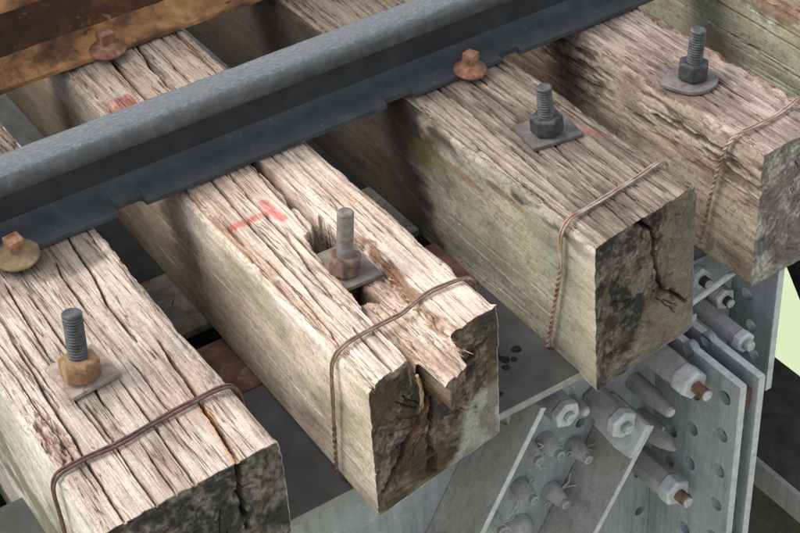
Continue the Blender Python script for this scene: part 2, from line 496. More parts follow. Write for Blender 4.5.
def sleeper(x0, x1, h, yend, pal, seed, cracks=(), ncr=26, side_cracks=(), end_cracks=(), extra=None, colour=None,
            yvis=2.33, yback=2.9, res=1.0, edge=.010, ridge=1.0, end_colour=None, blk_amt=.35):
    """one timber as a swept, carved surface. s = distance along the section: 0 at the upper left arris,
    top 0..w, left side -h..0, right side w..w+h. yend(x, z): where the near end lies."""
    rnd = random.Random(seed)
    vn = [VN(seed * 7 + k) for k in range(8)]
    wdt = x1 - x0
    st = np.concatenate([np.arange(-h, 0, .0016 * res), np.arange(0, wdt, .0011 * res), np.arange(wdt, wdt + h, .004 * res),
                         np.linspace(wdt + h, 2 * wdt + h, 16)[:-1]])
    st = np.unique(np.round(st, 6))
    K = len(st)
    # base section points + outward normals
    px = np.where(st < 0, 0, np.where(st < wdt, st, np.where(st < wdt + h, wdt, wdt - (st - wdt - h))))
    pz = np.where(st < 0, st, np.where(st < wdt, 0, np.where(st < wdt + h, -(st - wdt), -h)))
    # rounded corners: superellipse-like pull
    cx, cz = wdt / 2, -h / 2
    # smooth normals by blending near the arrises
    def blend(a):  # weight across an arris
        return np.clip(a / .008, -1, 1) * .5 + .5
    nx = np.zeros(K); nz = np.zeros(K)
    tl = blend(st); tr = blend(st - wdt); br = blend(st - wdt - h); bl = blend(st + h)
    nx += -(1 - tl); nz += tl * (1 - tr); nx += tr * (1 - br); nz += -br
    low = st < -h + .008
    nz[low] += -(1 - bl[low]) * .7
    ln = np.hypot(nx, nz); nx /= ln; nz /= ln
    ye = yend(x0 + px, pz)
    dy = .0026 * res
    ny = int((yvis - ye.min()) / dy)
    tt = np.concatenate([np.linspace(0, 1, ny) * .0 + np.linspace(0, 1, ny), 1 + np.linspace(0, 1, 14)[1:]])
    V = len(tt)
    S = np.repeat(st[:, None], V, 1)
    YE = np.repeat(ye[:, None], V, 1)
    Tm = np.repeat(tt[None], K, 0)
    Y = np.where(Tm <= 1, YE + (yvis - YE) * Tm, yvis + (yback - yvis) * (Tm - 1))
    # ---- relief (positive = carved away)
    lowf = (fbm(vn[0], S * 9, Y * 3.2, 3) - .5) * .006
    warp = (fbm(vn[1], S * 10, Y * 3.5, 2) - .5) * .010
    Sg = S + warp
    g1 = fbm(vn[2], Sg / .0070, Y / .32, 3)
    g2 = fbm(vn[3], Sg / .0026, Y / .11, 2)
    chop = fbm(vn[4], S / .012, Y / .02, 3)
    is_top = sstep(-.004, .004, S) * (1 - sstep(wdt - .004, wdt + .004, S))
    is_left = 1 - sstep(-.006, .004, S)
    D = lowf + ridge * ((.5 - g1) * .0015 + (.5 - g2) * .0011) * (.45 + .55 * is_top)
    # long shallow weathering furrows
    g3 = fbm(vn[5], Sg / .020, Y / .5, 2)
    D += ridge * np.clip(.38 - g3, 0, 1) * .006 * is_top
    # arris wear
    for s0 in (0, wdt):
        wv = edge * (.5 + 1.4 * fbm(vn[6], Y / .09, S * 0 + s0 * 5 + 2, 3))
        da = np.abs(S - s0)
        D += np.clip(1 - da / (wv + .002), 0, 1) ** 2 * wv * .75
        D += np.clip(1 - da / .03, 0, 1) * np.clip(chop - .52, 0, 1) * .024
    for s0 in (-h, wdt + h):
        da = np.abs(S - s0); D += np.clip(1 - da / .008, 0, 1) ** 2 * .004
    # cracks along the grain
    def carve(path, wd, dp, taper=.04):
        nonlocal D
        ys = np.array([p[1] for p in path]); ss = np.array([p[0] for p in path])
        o = np.argsort(ys); ys = ys[o]; ss = ss[o]
        yg = np.linspace(Y.min(), Y.max(), 1400); z0_ = yg * 0
        cg = np.interp(yg, ys, ss) + (fbm(vn[7], yg / .05, z0_ + ss[0] * 31, 3) - .5) * .004
        kg = np.clip((yg - ys[0]) / taper, 0, 1) * np.clip((ys[-1] - yg) / taper, 0, 1)
        if ys[0] < ye.max() + .01: kg = np.clip((ys[-1] - yg) / taper, 0, 1) * (yg <= ys[-1])
        kg = np.sqrt(kg)
        wg = wd * (.55 + .9 * fbm(vn[6], yg / .03, z0_ + ss[0] * 57, 2)) * (.35 + .65 * kg)
        rows = np.where(np.abs(st - ss.mean()) < .03 + np.ptp(ss))[0]
        if not len(rows): return
        Yr = Y[rows]
        c = np.interp(Yr, yg, cg); k = np.interp(Yr, yg, kg); wv = np.interp(Yr, yg, wg)
        q = np.clip(1 - np.abs(S[rows] - c) / wv, 0, 1)
        D[rows] = np.maximum(D[rows], D[rows] * .3 + np.minimum(1, q * 2.2) * dp * k)
    for path, wd, dp in cracks: carve([(p[0] - x0, p[1]) for p in path], wd, dp)
    for path, wd, dp in side_cracks: carve(path, wd, dp)
    for i in range(ncr):
        s0 = rnd.uniform(.006, wdt - .006); ya = rnd.uniform(ye.min(), yvis - .1); L = rnd.uniform(.08, .42)
        dr = rnd.uniform(-.006, .006)
        carve([(s0, ya), (s0 + dr, ya + L)], rnd.uniform(.0010, .0017), rnd.uniform(.004, .011))
    for i in range(9):
        s0 = rnd.uniform(-h + .02, -.012); ya = rnd.uniform(ye.min(), yvis - .1); L = rnd.uniform(.06, .3)
        carve([(s0, ya), (s0 + rnd.uniform(-.006, .006), ya + L)], rnd.uniform(.001, .0018), rnd.uniform(.003, .007))
    # the sawn end keeps a firm arris: checks close up over the last centimetre
    D = np.where(Y - YE < .02, np.minimum(D, .0028 + np.clip(Y - YE, 0, 1) * .55), D)
    ctx = dict(S=S, Y=Y, X=x0 + S, vn=vn, wdt=wdt, h=h, chop=chop, g1=g1, g2=g2, g3=g3, is_top=is_top, is_left=is_left)
    if extra: D = extra(D, ctx)
    ctx['D'] = D
    D *= np.where(Tm > 1, np.clip(2.0 - Tm, 0, 1), 1)
    PX = x0 + px[:, None] - nx[:, None] * D
    PZ = pz[:, None] - nz[:, None] * D
    # pull rounded corners of the section slightly so arrises are not knife edges
    # ---- colour
    light, mid, dark, sl, sm, sd_, el, ed = [np.array(c) for c in pal]
    blotch = fbm(vn[0], S / .05 + 9, Y / .13, 4)
    c_top = mix(light, mid, np.clip(sstep(.40, .68, .28 * g1 + .72 * blotch) * .9, 0, 1))
    streak = fbm(vn[1], Sg / .0040 + 40, Y / .22, 3)
    c_top = mix(c_top, dark, sstep(.58, .78, streak) * .34)
    blk = fbm(vn[3], Sg / .005 + 3, Y / .06 + 8, 4)
    c_top = mix(c_top, np.array(dark) * .7, sstep(.60, .74, blk) * blk_amt)
    sb = fbm(vn[2], S / .045 + 70, Y / .10, 4)
    sf = fbm(vn[5], (S + warp) / .006 + 11, Y / .07, 3)
    c_l = mix(sl, sm, sstep(.38, .66, sb))
    c_l = mix(c_l, sd_, sstep(.50, .75, sf) * .35)
    fl = fbm(vn[6], S / .004, Y / .006, 3)
    c_l = mix(c_l, sd_, sstep(.58, .72, fl) * .5)
    wl_ = 1 - sstep(-.010, .006, S + (chop - .5) * .03)
    c = mix(c_top, c_l, wl_)
    alpha = 1 - .75 * wl_
    if colour: c = colour(c, ctx)
    # ---- end cap
    Rn = 84
    cxp, czp = x0 + wdt / 2, -h * .52
    rr = np.linspace(1, 0, Rn + 1)[1:]
    ex = cxp + (PX[:, 0][:, None] - cxp) * rr[None]
    ez = czp + (PZ[:, 0][:, None] - czp) * rr[None]
    ey = yend(ex, ez)
    rough = (fbm(vn[4], ex / .010, ez / .010, 4) - .5) * .008 + (fbm(vn[5], ex / .05, ez / .05, 3) - .5) * .012
    fade = np.clip((1 - rr) / .10, 0, 1)[None]
    ey = ey + rough * fade
    cd = np.zeros(ex.shape)
    for path, wd, dp in end_cracks:
        d = seg_dist(ex + (fbm(vn[6], ex / .012, ez / .012, 2) - .5) * .012, ez + (fbm(vn[7], ex / .012, ez / .012, 2) - .5) * .012, path)
        q = np.clip(1.6 * (1 - d / (wd * (.5 + fbm(vn[3], ex / .02, ez / .02, 2)))), 0, 1)
        cd = np.maximum(cd, q * dp)
    for i in range(12):
        a = rnd.uniform(0, 6.283); r1 = rnd.uniform(.2, .5); r2 = r1 + rnd.uniform(.15, .5)
        pth = [(cxp + math.cos(a) * r * wdt * .5, czp + math.sin(a) * r * h * .5) for r in (r1, r2)]
        d = seg_dist(ex + (fbm(vn[6], ex / .015, ez / .015, 2) - .5) * .01, ez, pth)
        cd = np.maximum(cd, np.clip(1.5 * (1 - d / .0013), 0, 1) * .006)
    ey = ey + cd
    eb = fbm(vn[6], ex / .03, ez / .03 + 4, 4); ef = fbm(vn[7], ex / .006, ez / .006, 3)
    ce = mix(ed, el, sstep(.42, .72, .6 * eb + .4 * ef))
    rp = np.hypot(ex - cxp - .03, (ez - czp + .05)) + (fbm(vn[2], ex / .05, ez / .05, 3) - .5) * .02
    ring = .5 + .5 * np.sin(rp / .0052 * 2 * np.pi / 2 + 4 * fbm(vn[3], ex / .03, ez / .03, 2))
    saw = fbm(vn[1], ex / .004 + ez / .03, ez / .05, 3)
    ce = ce * (1 + .35 * (ring - .5) + .5 * (saw - .5))[..., None]
    if end_colour: ce = end_colour(ce, ex, ez, vn)
    # ---- assemble
    nb = K * V
    verts = np.empty((nb + K * Rn + 1, 3))
    verts[:nb, 0] = PX.ravel(); verts[:nb, 1] = Y.ravel(); verts[:nb, 2] = PZ.ravel()
    verts[nb:-1, 0] = ex.ravel(); verts[nb:-1, 1] = ey.ravel(); verts[nb:-1, 2] = ez.ravel()
    # last "ring" is the centre, already collapsed (rr[-1]=0): harmless zero-area faces avoided by skipping it
    verts[-1] = (cxp, float(ey[:, -1].mean()), czp)
    cols = np.ones((len(verts), 4))
    cols[:nb, :3] = c.reshape(-1, 3)
    cols[:nb, 3] = alpha.ravel()
    cols[nb:-1, 3] = .6
    cols[nb:-1, :3] = ce.reshape(-1, 3)
    cols[-1, :3] = ce[0, -1]
    i = np.arange(K); j = (i + 1) % K
    idx = (i[:, None] * V + np.arange(V)[None])
    jdx = (j[:, None] * V + np.arange(V)[None])
    q1 = np.stack([idx[:, :-1], idx[:, 1:], jdx[:, 1:], jdx[:, :-1]], -1).reshape(-1, 4)
    ci = nb + i[:, None] * Rn + np.arange(Rn - 1)[None]
    cj = nb + j[:, None] * Rn + np.arange(Rn - 1)[None]
    q2 = np.stack([ci[:, :-1], cj[:, :-1], cj[:, 1:], ci[:, 1:]], -1).reshape(-1, 4)
    # separate copies of the rim so the end has a crisp arris and its own colour
    q3 = np.stack([idx[:, 0], jdx[:, 0], cj[:, 0], ci[:, 0]], -1)
    tri = np.stack([ci[:, -1], cj[:, -1], np.full(K, len(verts) - 1)], -1)
    quads = np.concatenate([q1, q2, q3])
    base = np.array([(x0 + x1) / 2, float(ye.min()), -h])
    verts -= base
    me = bpy.data.meshes.new('railway_sleeper')
    me.vertices.add(len(verts)); me.vertices.foreach_set('co', verts.ravel())
    nl = len(quads) * 4 + len(tri) * 3
    me.loops.add(nl)
    me.loops.foreach_set('vertex_index', np.concatenate([quads.ravel(), tri.ravel()]).astype(np.int32))
    me.polygons.add(len(quads) + len(tri))
    starts = np.concatenate([np.arange(len(quads)) * 4, len(quads) * 4 + np.arange(len(tri)) * 3]).astype(np.int32)
    me.polygons.foreach_set('loop_start', starts)
    me.update(calc_edges=True)
    ca = me.color_attributes.new('Col', 'FLOAT_COLOR', 'POINT')
    ca.data.foreach_set('color', np.clip(cols, 0, 1).ravel())
    me.shade_smooth()
    me.set_sharp_from_angle(angle=math.radians(50))
    me.validate()
    return link('railway_sleeper', me, M['wood'], None, base)


# palettes: light, mid, dark grain, side light, side mid, side dark, end light, end dark
PAL_PALE = (lin(206, 191, 177), lin(182, 164, 149), lin(116, 98, 88), lin(214, 206, 192), lin(190, 182, 168), lin(136, 126, 114), lin(130, 123, 114), lin(60, 56, 52))
PAL_CREAM = (lin(224, 207, 191), lin(198, 174, 155), lin(122, 98, 85), lin(232, 219, 202), lin(212, 198, 180), lin(156, 139, 122), lin(138, 124, 110), lin(72, 63, 55))
PAL_GREY = (lin(166, 153, 138), lin(128, 115, 101), lin(72, 62, 53), lin(180, 174, 156), lin(150, 146, 130), lin(104, 96, 84), lin(126, 118, 108), lin(58, 54, 50))
PAL_BARK = (lin(178, 162, 151), lin(146, 129, 118), lin(86, 71, 63), lin(180, 165, 148), lin(146, 129, 114), lin(86, 71, 62), lin(172, 165, 158), lin(116, 110, 106))
PAL_SAGE = (lin(150, 134, 118), lin(116, 98, 84), lin(64, 54, 46), lin(172, 173, 152), lin(152, 153, 132), lin(110, 106, 90), lin(84, 78, 64), lin(40, 38, 34))


def col1(c, k):
    # mossy green low on the left side, brown rot patch by the arris, grey oily smear round the bolt plate
    S, Y, vn = k['S'], k['Y'], k['vn']
    moss = sstep(.40, .62, fbm(vn[3], S / .05, Y / .12, 4)) * (1 - sstep(-.14, -.045, S))
    c = mix(c, np.array(lin(92, 98, 66)), moss * .8)
    d = np.hypot((S - .025) / .022, (Y - 1.47) / .06) + (k['chop'] - .5) * 1.2
    sp_ = sstep(.40, .62, fbm(vn[2], S / .004, Y / .012, 3))
    c = mix(c, np.array(lin(140, 108, 94)), (1 - sstep(.5, 1.1, d)) * (.25 + .6 * sp_))
    d = np.hypot((S - .10) / .06, (Y - 1.515) / .05) + (fbm(vn[2], S / .02, Y / .03, 3) - .5) * 1.3
    c = mix(c, np.array(lin(150, 140, 126)), (1 - sstep(.4, 1.1, d)) * .75 * k['is_top'])
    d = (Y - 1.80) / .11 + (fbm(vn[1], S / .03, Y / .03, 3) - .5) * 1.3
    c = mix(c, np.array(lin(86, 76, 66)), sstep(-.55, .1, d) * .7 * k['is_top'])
    # tan stain along the main crack
    d = np.abs(k['X'] - np.interp(Y, [1.29, 1.35, 1.428, 1.524], [.505, .513, .520, .528])) + (k['chop'] - .5) * .01
    c = mix(c, np.array(lin(176, 128, 74)), (1 - sstep(.002, .009, d)) * .7 * (1 - sstep(1.40, 1.47, Y)))
    return c


def extra1(D, k):
    S, Y = k['S'], k['Y']
    d = np.hypot((S - .022) / .020, (Y - 1.47) / .06) + (k['chop'] - .5) * 1.2
    m = 1 - sstep(.5, 1.1, d)
    return D + m * (.003 + np.clip(fbm(k['vn'][2], S / .004, Y / .012, 3) - .35, 0, 1) * .016)


S1 = sleeper(.318, .566, .38, lambda x, z: 1.284 + .05 * (x - .331) + (VN(29)(np.asarray(x) / .01, np.asarray(z) / .01) - .5) * .003, PAL_PALE, 11,
             cracks=[([(.524, 1.85), (.517, 1.736), (.506, 1.666), (.506, 1.57)], .0024, .02), ([(.486, 1.796), (.479, 1.759), (.477, 1.66)], .0020, .014),
                     ([(.408, 1.80), (.402, 1.707), (.396, 1.60)], .002, .014), ([(.425, 1.756), (.423, 1.60), (.418, 1.45)], .002, .012),
                     ([(.530, 1.56), (.520, 1.428), (.513, 1.35), (.505, 1.27)], .0028, .024), ([(.372, 1.70), (.362, 1.50), (.352, 1.27)], .0022, .016),
                     ([(.455, 1.52), (.452, 1.40), (.449, 1.27)], .002, .013), ([(.400, 1.50), (.394, 1.27)], .0019, .012), ([(.482, 1.55), (.480, 1.36)], .0018, .012),
                     ([(.425, 1.40), (.421, 1.27)], .0016, .010)],
             ncr=24, end_cracks=[([(.505, 0), (.500, -.05), (.507, -.11)], .004, .03)], colour=col1, extra=extra1)
tag(S1, 'pale pinkish grey sleeper nearest the camera, many fine cracks, brown doubled wire round its end', 'sleeper', 'timber sleepers on the bridge')


# --- the split sleeper with the painted T
def yend2(x, z):
    x = np.asarray(x, float); z = np.asarray(z, float)
    left = 1.311 + .16 * (x - .708)
    right = 1.332 + .15 * (x - .845)
    tongue = 1.262 + .30 * (x - .775)
    jag = (VN(5)(x / .008, z / .008) - .5) * .003
    m_r = sstep(.838, .845, x)
    base = left * (1 - m_r) + right * m_r
    m_t = sstep(.788, .792, x + z * .10) * (1 - sstep(.836, .846, x - z * .05)) * sstep(-.078, -.062, z)
    y = base * (1 - m_t) + tongue * m_t
    low = sstep(-.09, -.07, -z * 0 + z)    # lower part of the end under the tongue
    y = y + (1 - low) * .004
    return y + jag


GL = ([1.25, 1.322, 1.393, 1.498, 1.59], [.776, .778, .776, .786, .792])
GR = ([1.25, 1.333, 1.38, 1.461, 1.571, 1.60], [.846, .846, .843, .851, .861, .852])


def extra2(D, k):
    X, Y = k['X'], k['Y']
    vn = k['vn']
    jl = (fbm(vn[2], Y / .03, X * 0 + 3, 3) - .5) * .006
    gl = np.interp(Y, *GL) + jl
    gr = np.interp(Y, *GR) + jl * 1.6
    inside = sstep(-.0015, .0025, X - gl) * sstep(-.004, .006, gr - X) * (1 - sstep(1.60, 1.615, Y)) * k['is_top']
    depth = np.interp(Y, [1.25, 1.40, 1.49, 1.60], [.016, .013, .014, .018]) + (.5 - k['g1']) * .006 + (fbm(vn[5], X / .006, Y / .02, 3) - .5) * .006
    D = np.maximum(D, D * .4 + inside * depth)
    # black holes behind and in front of the plate
    n = (k['chop'] - .5) * .012
    a = sstep(.797, .803, X + n) * (1 - sstep(.836, .842, X + n)) * sstep(1.56, 1.58, Y) * (1 - sstep(1.622, 1.634, Y + n - (X - .80) * .6))
    b = sstep(.786, .790, X + n * .4) * (1 - sstep(.806, .822, X + n)) * sstep(1.462, 1.474, Y - n + (X - .80) * .5) * (1 - sstep(1.52, 1.53, Y))
    D = np.maximum(D, a * .15)
    D = np.maximum(D, b * .070)
    # rotten, stepped left arris
    d = np.abs(k['S'] - .006)
    D += np.clip(1 - d / .022, 0, 1) * np.clip(fbm(vn[3], k['S'] / .005, Y / .10, 3) - .40, 0, 1) * .05
    # narrow slot between left part and tongue, opening towards the end
    sl = np.clip(1 - np.abs(X - gl - .002) / np.interp(Y, [1.26, 1.33, 1.42, 1.5], [.008, .006, .0035, .003]), 0, 1) * (1 - sstep(1.46, 1.50, Y))
    D = np.maximum(D, np.minimum(1, sl * 2) * .055 * k['is_top'])
    return D


def col2(c, k):
    X, Y, S, vn = k['X'], k['Y'], k['S'], k['vn']
    n = (fbm(vn[4], S / .004, Y / .02, 3) - .5)
    wear = 1 - sstep(.60, .74, fbm(vn[5], S / .004 + 5, Y / .03, 3)) * .6
    red = np.array(lin(208, 98, 96))
    d = np.minimum(seg_dist(X, Y, [(.727, 1.713), (.788, 1.713)]) - .0062, seg_dist(X, Y, [(.790, 1.738), (.794, 1.688)]) - .0070)
    c = mix(c, red, (1 - sstep(-.002, .003, d + n * .006)) * .74 * wear * k['is_top'])
    q = sstep(.712, .724, X + n * .02) * (1 - sstep(.758, .768, X + n * .02)) * sstep(2.084, 2.094, Y + n * .02) * (1 - sstep(2.135, 2.143, Y + n * .02))
    c = mix(c, np.array(lin(196, 84, 82)), q * .7 * wear * k['is_top'])
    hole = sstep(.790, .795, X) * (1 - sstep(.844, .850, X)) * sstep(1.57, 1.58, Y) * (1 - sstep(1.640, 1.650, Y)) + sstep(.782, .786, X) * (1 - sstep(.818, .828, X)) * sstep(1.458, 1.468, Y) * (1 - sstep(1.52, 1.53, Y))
    c = mix(c, np.array(lin(54, 42, 34)), np.clip(hole, 0, 1) * .92 * sstep(.012, .026, k['D']))  # darkens the deep hole walls: their shade put into the colour
    c = halo(c, k, .815, 1.50, .06, lin(140, 116, 98), .5)
    # brown rotten wood along the right wall of the groove and the left arris
    gr = np.interp(Y, *GR)
    d = np.abs(X - gr - .004) + (k['chop'] - .5) * .02
    c = mix(c, np.array(lin(122, 88, 64)), (1 - sstep(.002, .010, d)) * .85 * (1 - sstep(1.57, 1.61, Y)) * k['is_top'])
    d = np.abs(S - .004) + (k['chop'] - .5) * .02
    c = mix(c, np.array(lin(150, 112, 80)), (1 - sstep(.002, .012, d)) * .55 * sstep(1.40, 1.52, Y))
    # brownish stained lower left side towards the rail, green tint
    m = sstep(.45, .62, fbm(vn[0], S / .06, Y / .16, 4)) * k['is_left']
    c = mix(c, np.array(lin(140, 136, 104)), m * .5)
    m = (1 - sstep(-.13, -.06, S + (fbm(vn[1], S / .04, Y / .06, 3) - .5) * .1)) * sstep(1.5, 1.75, Y)
    c = mix(c, np.array(lin(112, 94, 72)), m * .6)
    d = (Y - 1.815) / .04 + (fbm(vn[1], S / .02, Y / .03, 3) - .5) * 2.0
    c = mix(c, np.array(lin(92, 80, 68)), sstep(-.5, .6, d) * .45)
    return c


def endc2(ce, ex, ez, vn):
    # pale, sawn-clean patch low on the right; orange fresh wood beside the split
    n = (fbm(vn[1], ex / .02, ez / .02, 3) - .5)
    m = sstep(0, .012, (ex - .868) + (-(ez + .155)) * .55 * 0 + (-ez - .165) * .5 + n * .02) * sstep(.135, .15, -ez + n * .01)
    ce = mix(ce, np.array(lin(168, 165, 158)), m * .9)
    d = seg_dist(ex, ez, [(.784, -.02), (.796, -.10), (.775, -.135)])
    ce = mix(ce, np.array(lin(146, 108, 84)), (1 - sstep(.002, .009, d + n * .03)) * .7)
    m = sstep(.5, .7, fbm(vn[2], ex / .02 + 7, ez / .05, 3))
    ce = mix(ce, np.array(lin(98, 78, 56)), m * .5)
    return ce


S2 = sleeper(.704, .932, .245, yend2, PAL_CREAM, 23,
             cracks=[([(.835, 2.0), (.831, 1.804), (.832, 1.745), (.831, 1.687), (.826, 1.58)], .0085, .09), ([(.822, 1.84), (.812, 1.60)], .0024, .02),
                     ([(.757, 1.86), (.752, 1.729), (.739, 1.45)], .0026, .018), ([(.786, 1.84), (.775, 1.608), (.762, 1.49)], .0026, .018),
                     ([(.752, 1.42), (.748, 1.386), (.747, 1.25)], .0028, .026), ([(.785, 2.3), (.783, 2.216), (.776, 2.05)], .0042, .034),
                     ([(.842, 2.3), (.838, 2.258), (.825, 2.127), (.83, 2.05)], .0036, .028), ([(.915, 2.3), (.907, 2.10)], .0022, .016), ([(.865, 2.25), (.858, 2.04)], .002, .016),
                     ([(.730, 1.62), (.722, 1.38)], .0020, .014), ([(.885, 1.80), (.880, 1.55)], .0018, .012), ([(.905, 1.70), (.900, 1.45)], .0018, .012)],
             ncr=24, end_cracks=[([(.790, -.02), (.800, -.085), (.778, -.125), (.745, -.17), (.718, -.205)], .0055, .045), ([(.806, -.09), (.802, -.15), (.800, -.24)], .0036, .04),
                                 ([(.846, -.02), (.850, -.07), (.90, -.05)], .003, .02)],
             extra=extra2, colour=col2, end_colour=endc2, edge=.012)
tag(S2, 'cream split sleeper with a faded red painted T and a broken, cracked end', 'sleeper', 'timber sleepers on the bridge')

# broken splinter hanging in the split, part of that sleeper
sp = MB()
rnd = random.Random(4)
pts = []
for i in range(15):
    t = i / 14
    pts.append(Vector((.781 + .012 * math.sin(t * 2.2), 1.302 + .024 * t, -.022 - .100 * t)))
for k_ in range(3):
    off = Vector((-.003 + .003 * k_, .008 + .003 * k_, .002 - .008 * (k_ % 3)))
    n0 = (k_ * 2) % 4; n1 = 15 - (k_ * 3) % 5
    sp.tube([p + off + Vector((rnd.uniform(-.0009, .0009), rnd.uniform(-.0009, .0009), 0)) for p in pts[n0:n1]], lambda t: .0022 * (1 - t) ** .6 * (.6 + .7 * rnd.random()) + .0005, 5)
for k_ in range(46):
    y_ = rnd.uniform(1.30, 1.49); x_ = float(np.interp(y_, GR[0], GR[1])) + rnd.uniform(-.008, .002)
    L_ = rnd.uniform(.008, .022); a_ = rnd.uniform(-.25, .25)
    q0 = Vector((x_, y_, -.014 + rnd.uniform(0, .006)))
    q1 = q0 + Vector((math.sin(a_) * L_, -math.cos(a_) * L_, rnd.uniform(.001, .005)))
    sp.tube([q0, (q0 + q1) / 2 + Vector((0, 0, rnd.uniform(-.001, .002))), q1], lambda t: .0011 * (1 - .8 * t), 4)
splo = sp.build('splinter', M['splinter'], S2, 60)
splo['label'] = 'orange raw splinter of wood in the split'


def col3(c, k):
    X, Y, S, vn = k['X'], k['Y'], k['S'], k['vn']
    g = sstep(.42, .64, fbm(vn[1], S / .05, Y / .12, 4)) * (1 - sstep(-.07, -.015, S + (k['chop'] - .5) * .05)) * k['is_left']
    c = mix(c, np.array(lin(142, 144, 122)), g * .5)
    d = np.hypot((Y - 1.80) / .07, (S + .085) / .035) + (fbm(vn[4], S / .02, Y / .03, 3) - .5) * 1.6
    moss2 = (1 - sstep(.4, 1.1, d)) * k['is_left']
    d = np.hypot((Y - 1.52) / .05, (S + .09) / .07) + (fbm(vn[4], S / .02, Y / .03, 3) - .5) * 1.6
    c = mix(c, np.array(lin(158, 160, 126)), (1 - sstep(.4, 1.1, d)) * .4 * k['is_left'])
    # reddish brown band under the left arris
    m = np.exp(-((S + .045) / .028) ** 2) * sstep(.40, .6, fbm(vn[5], S / .012, Y / .10, 3)) * sstep(1.42, 1.55, Y)
    c = mix(c, np.array(lin(140, 108, 78)), m * .8)
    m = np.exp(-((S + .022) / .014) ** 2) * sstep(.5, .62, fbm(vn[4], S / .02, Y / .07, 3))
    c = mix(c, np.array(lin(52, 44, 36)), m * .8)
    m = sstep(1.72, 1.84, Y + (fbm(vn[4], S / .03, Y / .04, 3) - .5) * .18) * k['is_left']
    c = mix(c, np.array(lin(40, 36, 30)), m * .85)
    c = mix(c, np.array(lin(128, 130, 74)), moss2 * .5)
    m = (1 - sstep(1.36, 1.44, Y)) * k['is_left']
    c = mix(c, np.array(lin(186, 176, 160)), m * .6)
    c = halo(c, k, 1.226, 1.615, .075, lin(96, 84, 76), .6)
    d = seg_dist(X, Y, [(1.278, 1.600), (1.290, 1.566)]) - .005 + (k['chop'] - .5) * .012
    c = mix(c, np.array(lin(200, 88, 70)), (1 - sstep(-.002, .004, d)) * .42)
    st_ = sstep(.50, .66, fbm(vn[0], S / .035 + 2, Y / .11, 5)) * k['is_top']
    c = mix(c, np.array(lin(82, 72, 62)), st_ * .5)
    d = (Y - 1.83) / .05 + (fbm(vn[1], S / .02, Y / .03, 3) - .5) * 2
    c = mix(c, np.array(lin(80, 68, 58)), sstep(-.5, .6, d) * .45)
    return c


def endc3(ce, ex, ez, vn):
    n = (fbm(vn[1], ex / .03, ez / .03, 4) - .5)
    m = sstep(-.02, .03, (ex - 1.225) + (-ez - .16) * .35 + n * .09)
    ce = mix(ce, np.array(lin(126, 117, 104)), m * .75)
    m = sstep(.55, .68, fbm(vn[2], ex / .016 + 7, ez / .05, 3))
    return mix(ce, np.array(lin(128, 110, 88)), m * .45)


S3 = sleeper(1.108, 1.318, .265, lambda x, z: 1.362 + .13 * (x - 1.11) + .05 * z + (VN(9)(np.asarray(x) / .01, np.asarray(z) / .01) - .5) * .003, PAL_GREY, 37,
             cracks=[([(1.224, 1.90), (1.221, 1.768), (1.218, 1.66)], .0024, .018), ([(1.221, 1.62), (1.219, 1.606), (1.206, 1.52), (1.202, 1.42)], .0026, .02),
                     ([(1.166, 1.72), (1.164, 1.683), (1.158, 1.55), (1.150, 1.42)], .0028, .02), ([(1.275, 1.57), (1.268, 1.36)], .0018, .012), ([(1.190, 1.55), (1.176, 1.34)], .002, .014),
                     ([(1.25, 1.52), (1.240, 1.34)], .0018, .012), ([(1.14, 1.70), (1.136, 1.45)], .0024, .018), ([(1.180, 1.95), (1.178, 1.75)], .002, .014), ([(1.128, 1.78), (1.126, 1.60), (1.122, 1.40)], .003, .02), ([(1.205, 1.82), (1.196, 1.70), (1.186, 1.58)], .0024, .018), ([(1.29, 1.80), (1.284, 1.62)], .0022, .015), ([(1.262, 1.80), (1.258, 1.70)], .002, .013), ([(1.232, 1.50), (1.222, 1.40), (1.218, 1.35)], .0022, .016)],
             ncr=34, end_cracks=[([(1.193, 0), (1.226, -.037), (1.236, -.11), (1.248, -.152), (1.300, -.199)], .0040, .03), ([(1.205, -.005), (1.200, -.04)], .002, .014)],
             colour=col3, end_colour=endc3, edge=.012)
tag(S3, 'grey brown sleeper with green mossy side and a square washer bolt, third from the left', 'sleeper', 'timber sleepers on the bridge')


def extra4(D, k):
    X, Y, vn = k['X'], k['Y'], k['vn']
    # decayed right arris: a chunky sloping wane
    e = 1.585 + (fbm(vn[2], Y / .05, Y * 0 + 4, 4) - .5) * .022
    a = np.clip((X - e) / .02, 0, 1) * np.clip(1 - (k['S'] - k['wdt']) / .05, 0, 1)
    D = D + a * (.012 + np.clip(k['chop'] - .45, 0, 1) * .05)
    b = np.clip(1 - np.abs(X - e + .008) / .016, 0, 1) * np.clip(fbm(vn[3], X / .012, Y / .03, 3) - .45, 0, 1)
    D = D + b * .05
    # flaking bark on the left side near the top
    m = np.exp(-((k['S'] + .055) / .05) ** 2) * np.clip(fbm(vn[5], k['S'] / .010, Y / .05, 4) - .45, 0, 1)
    return D + m * .022


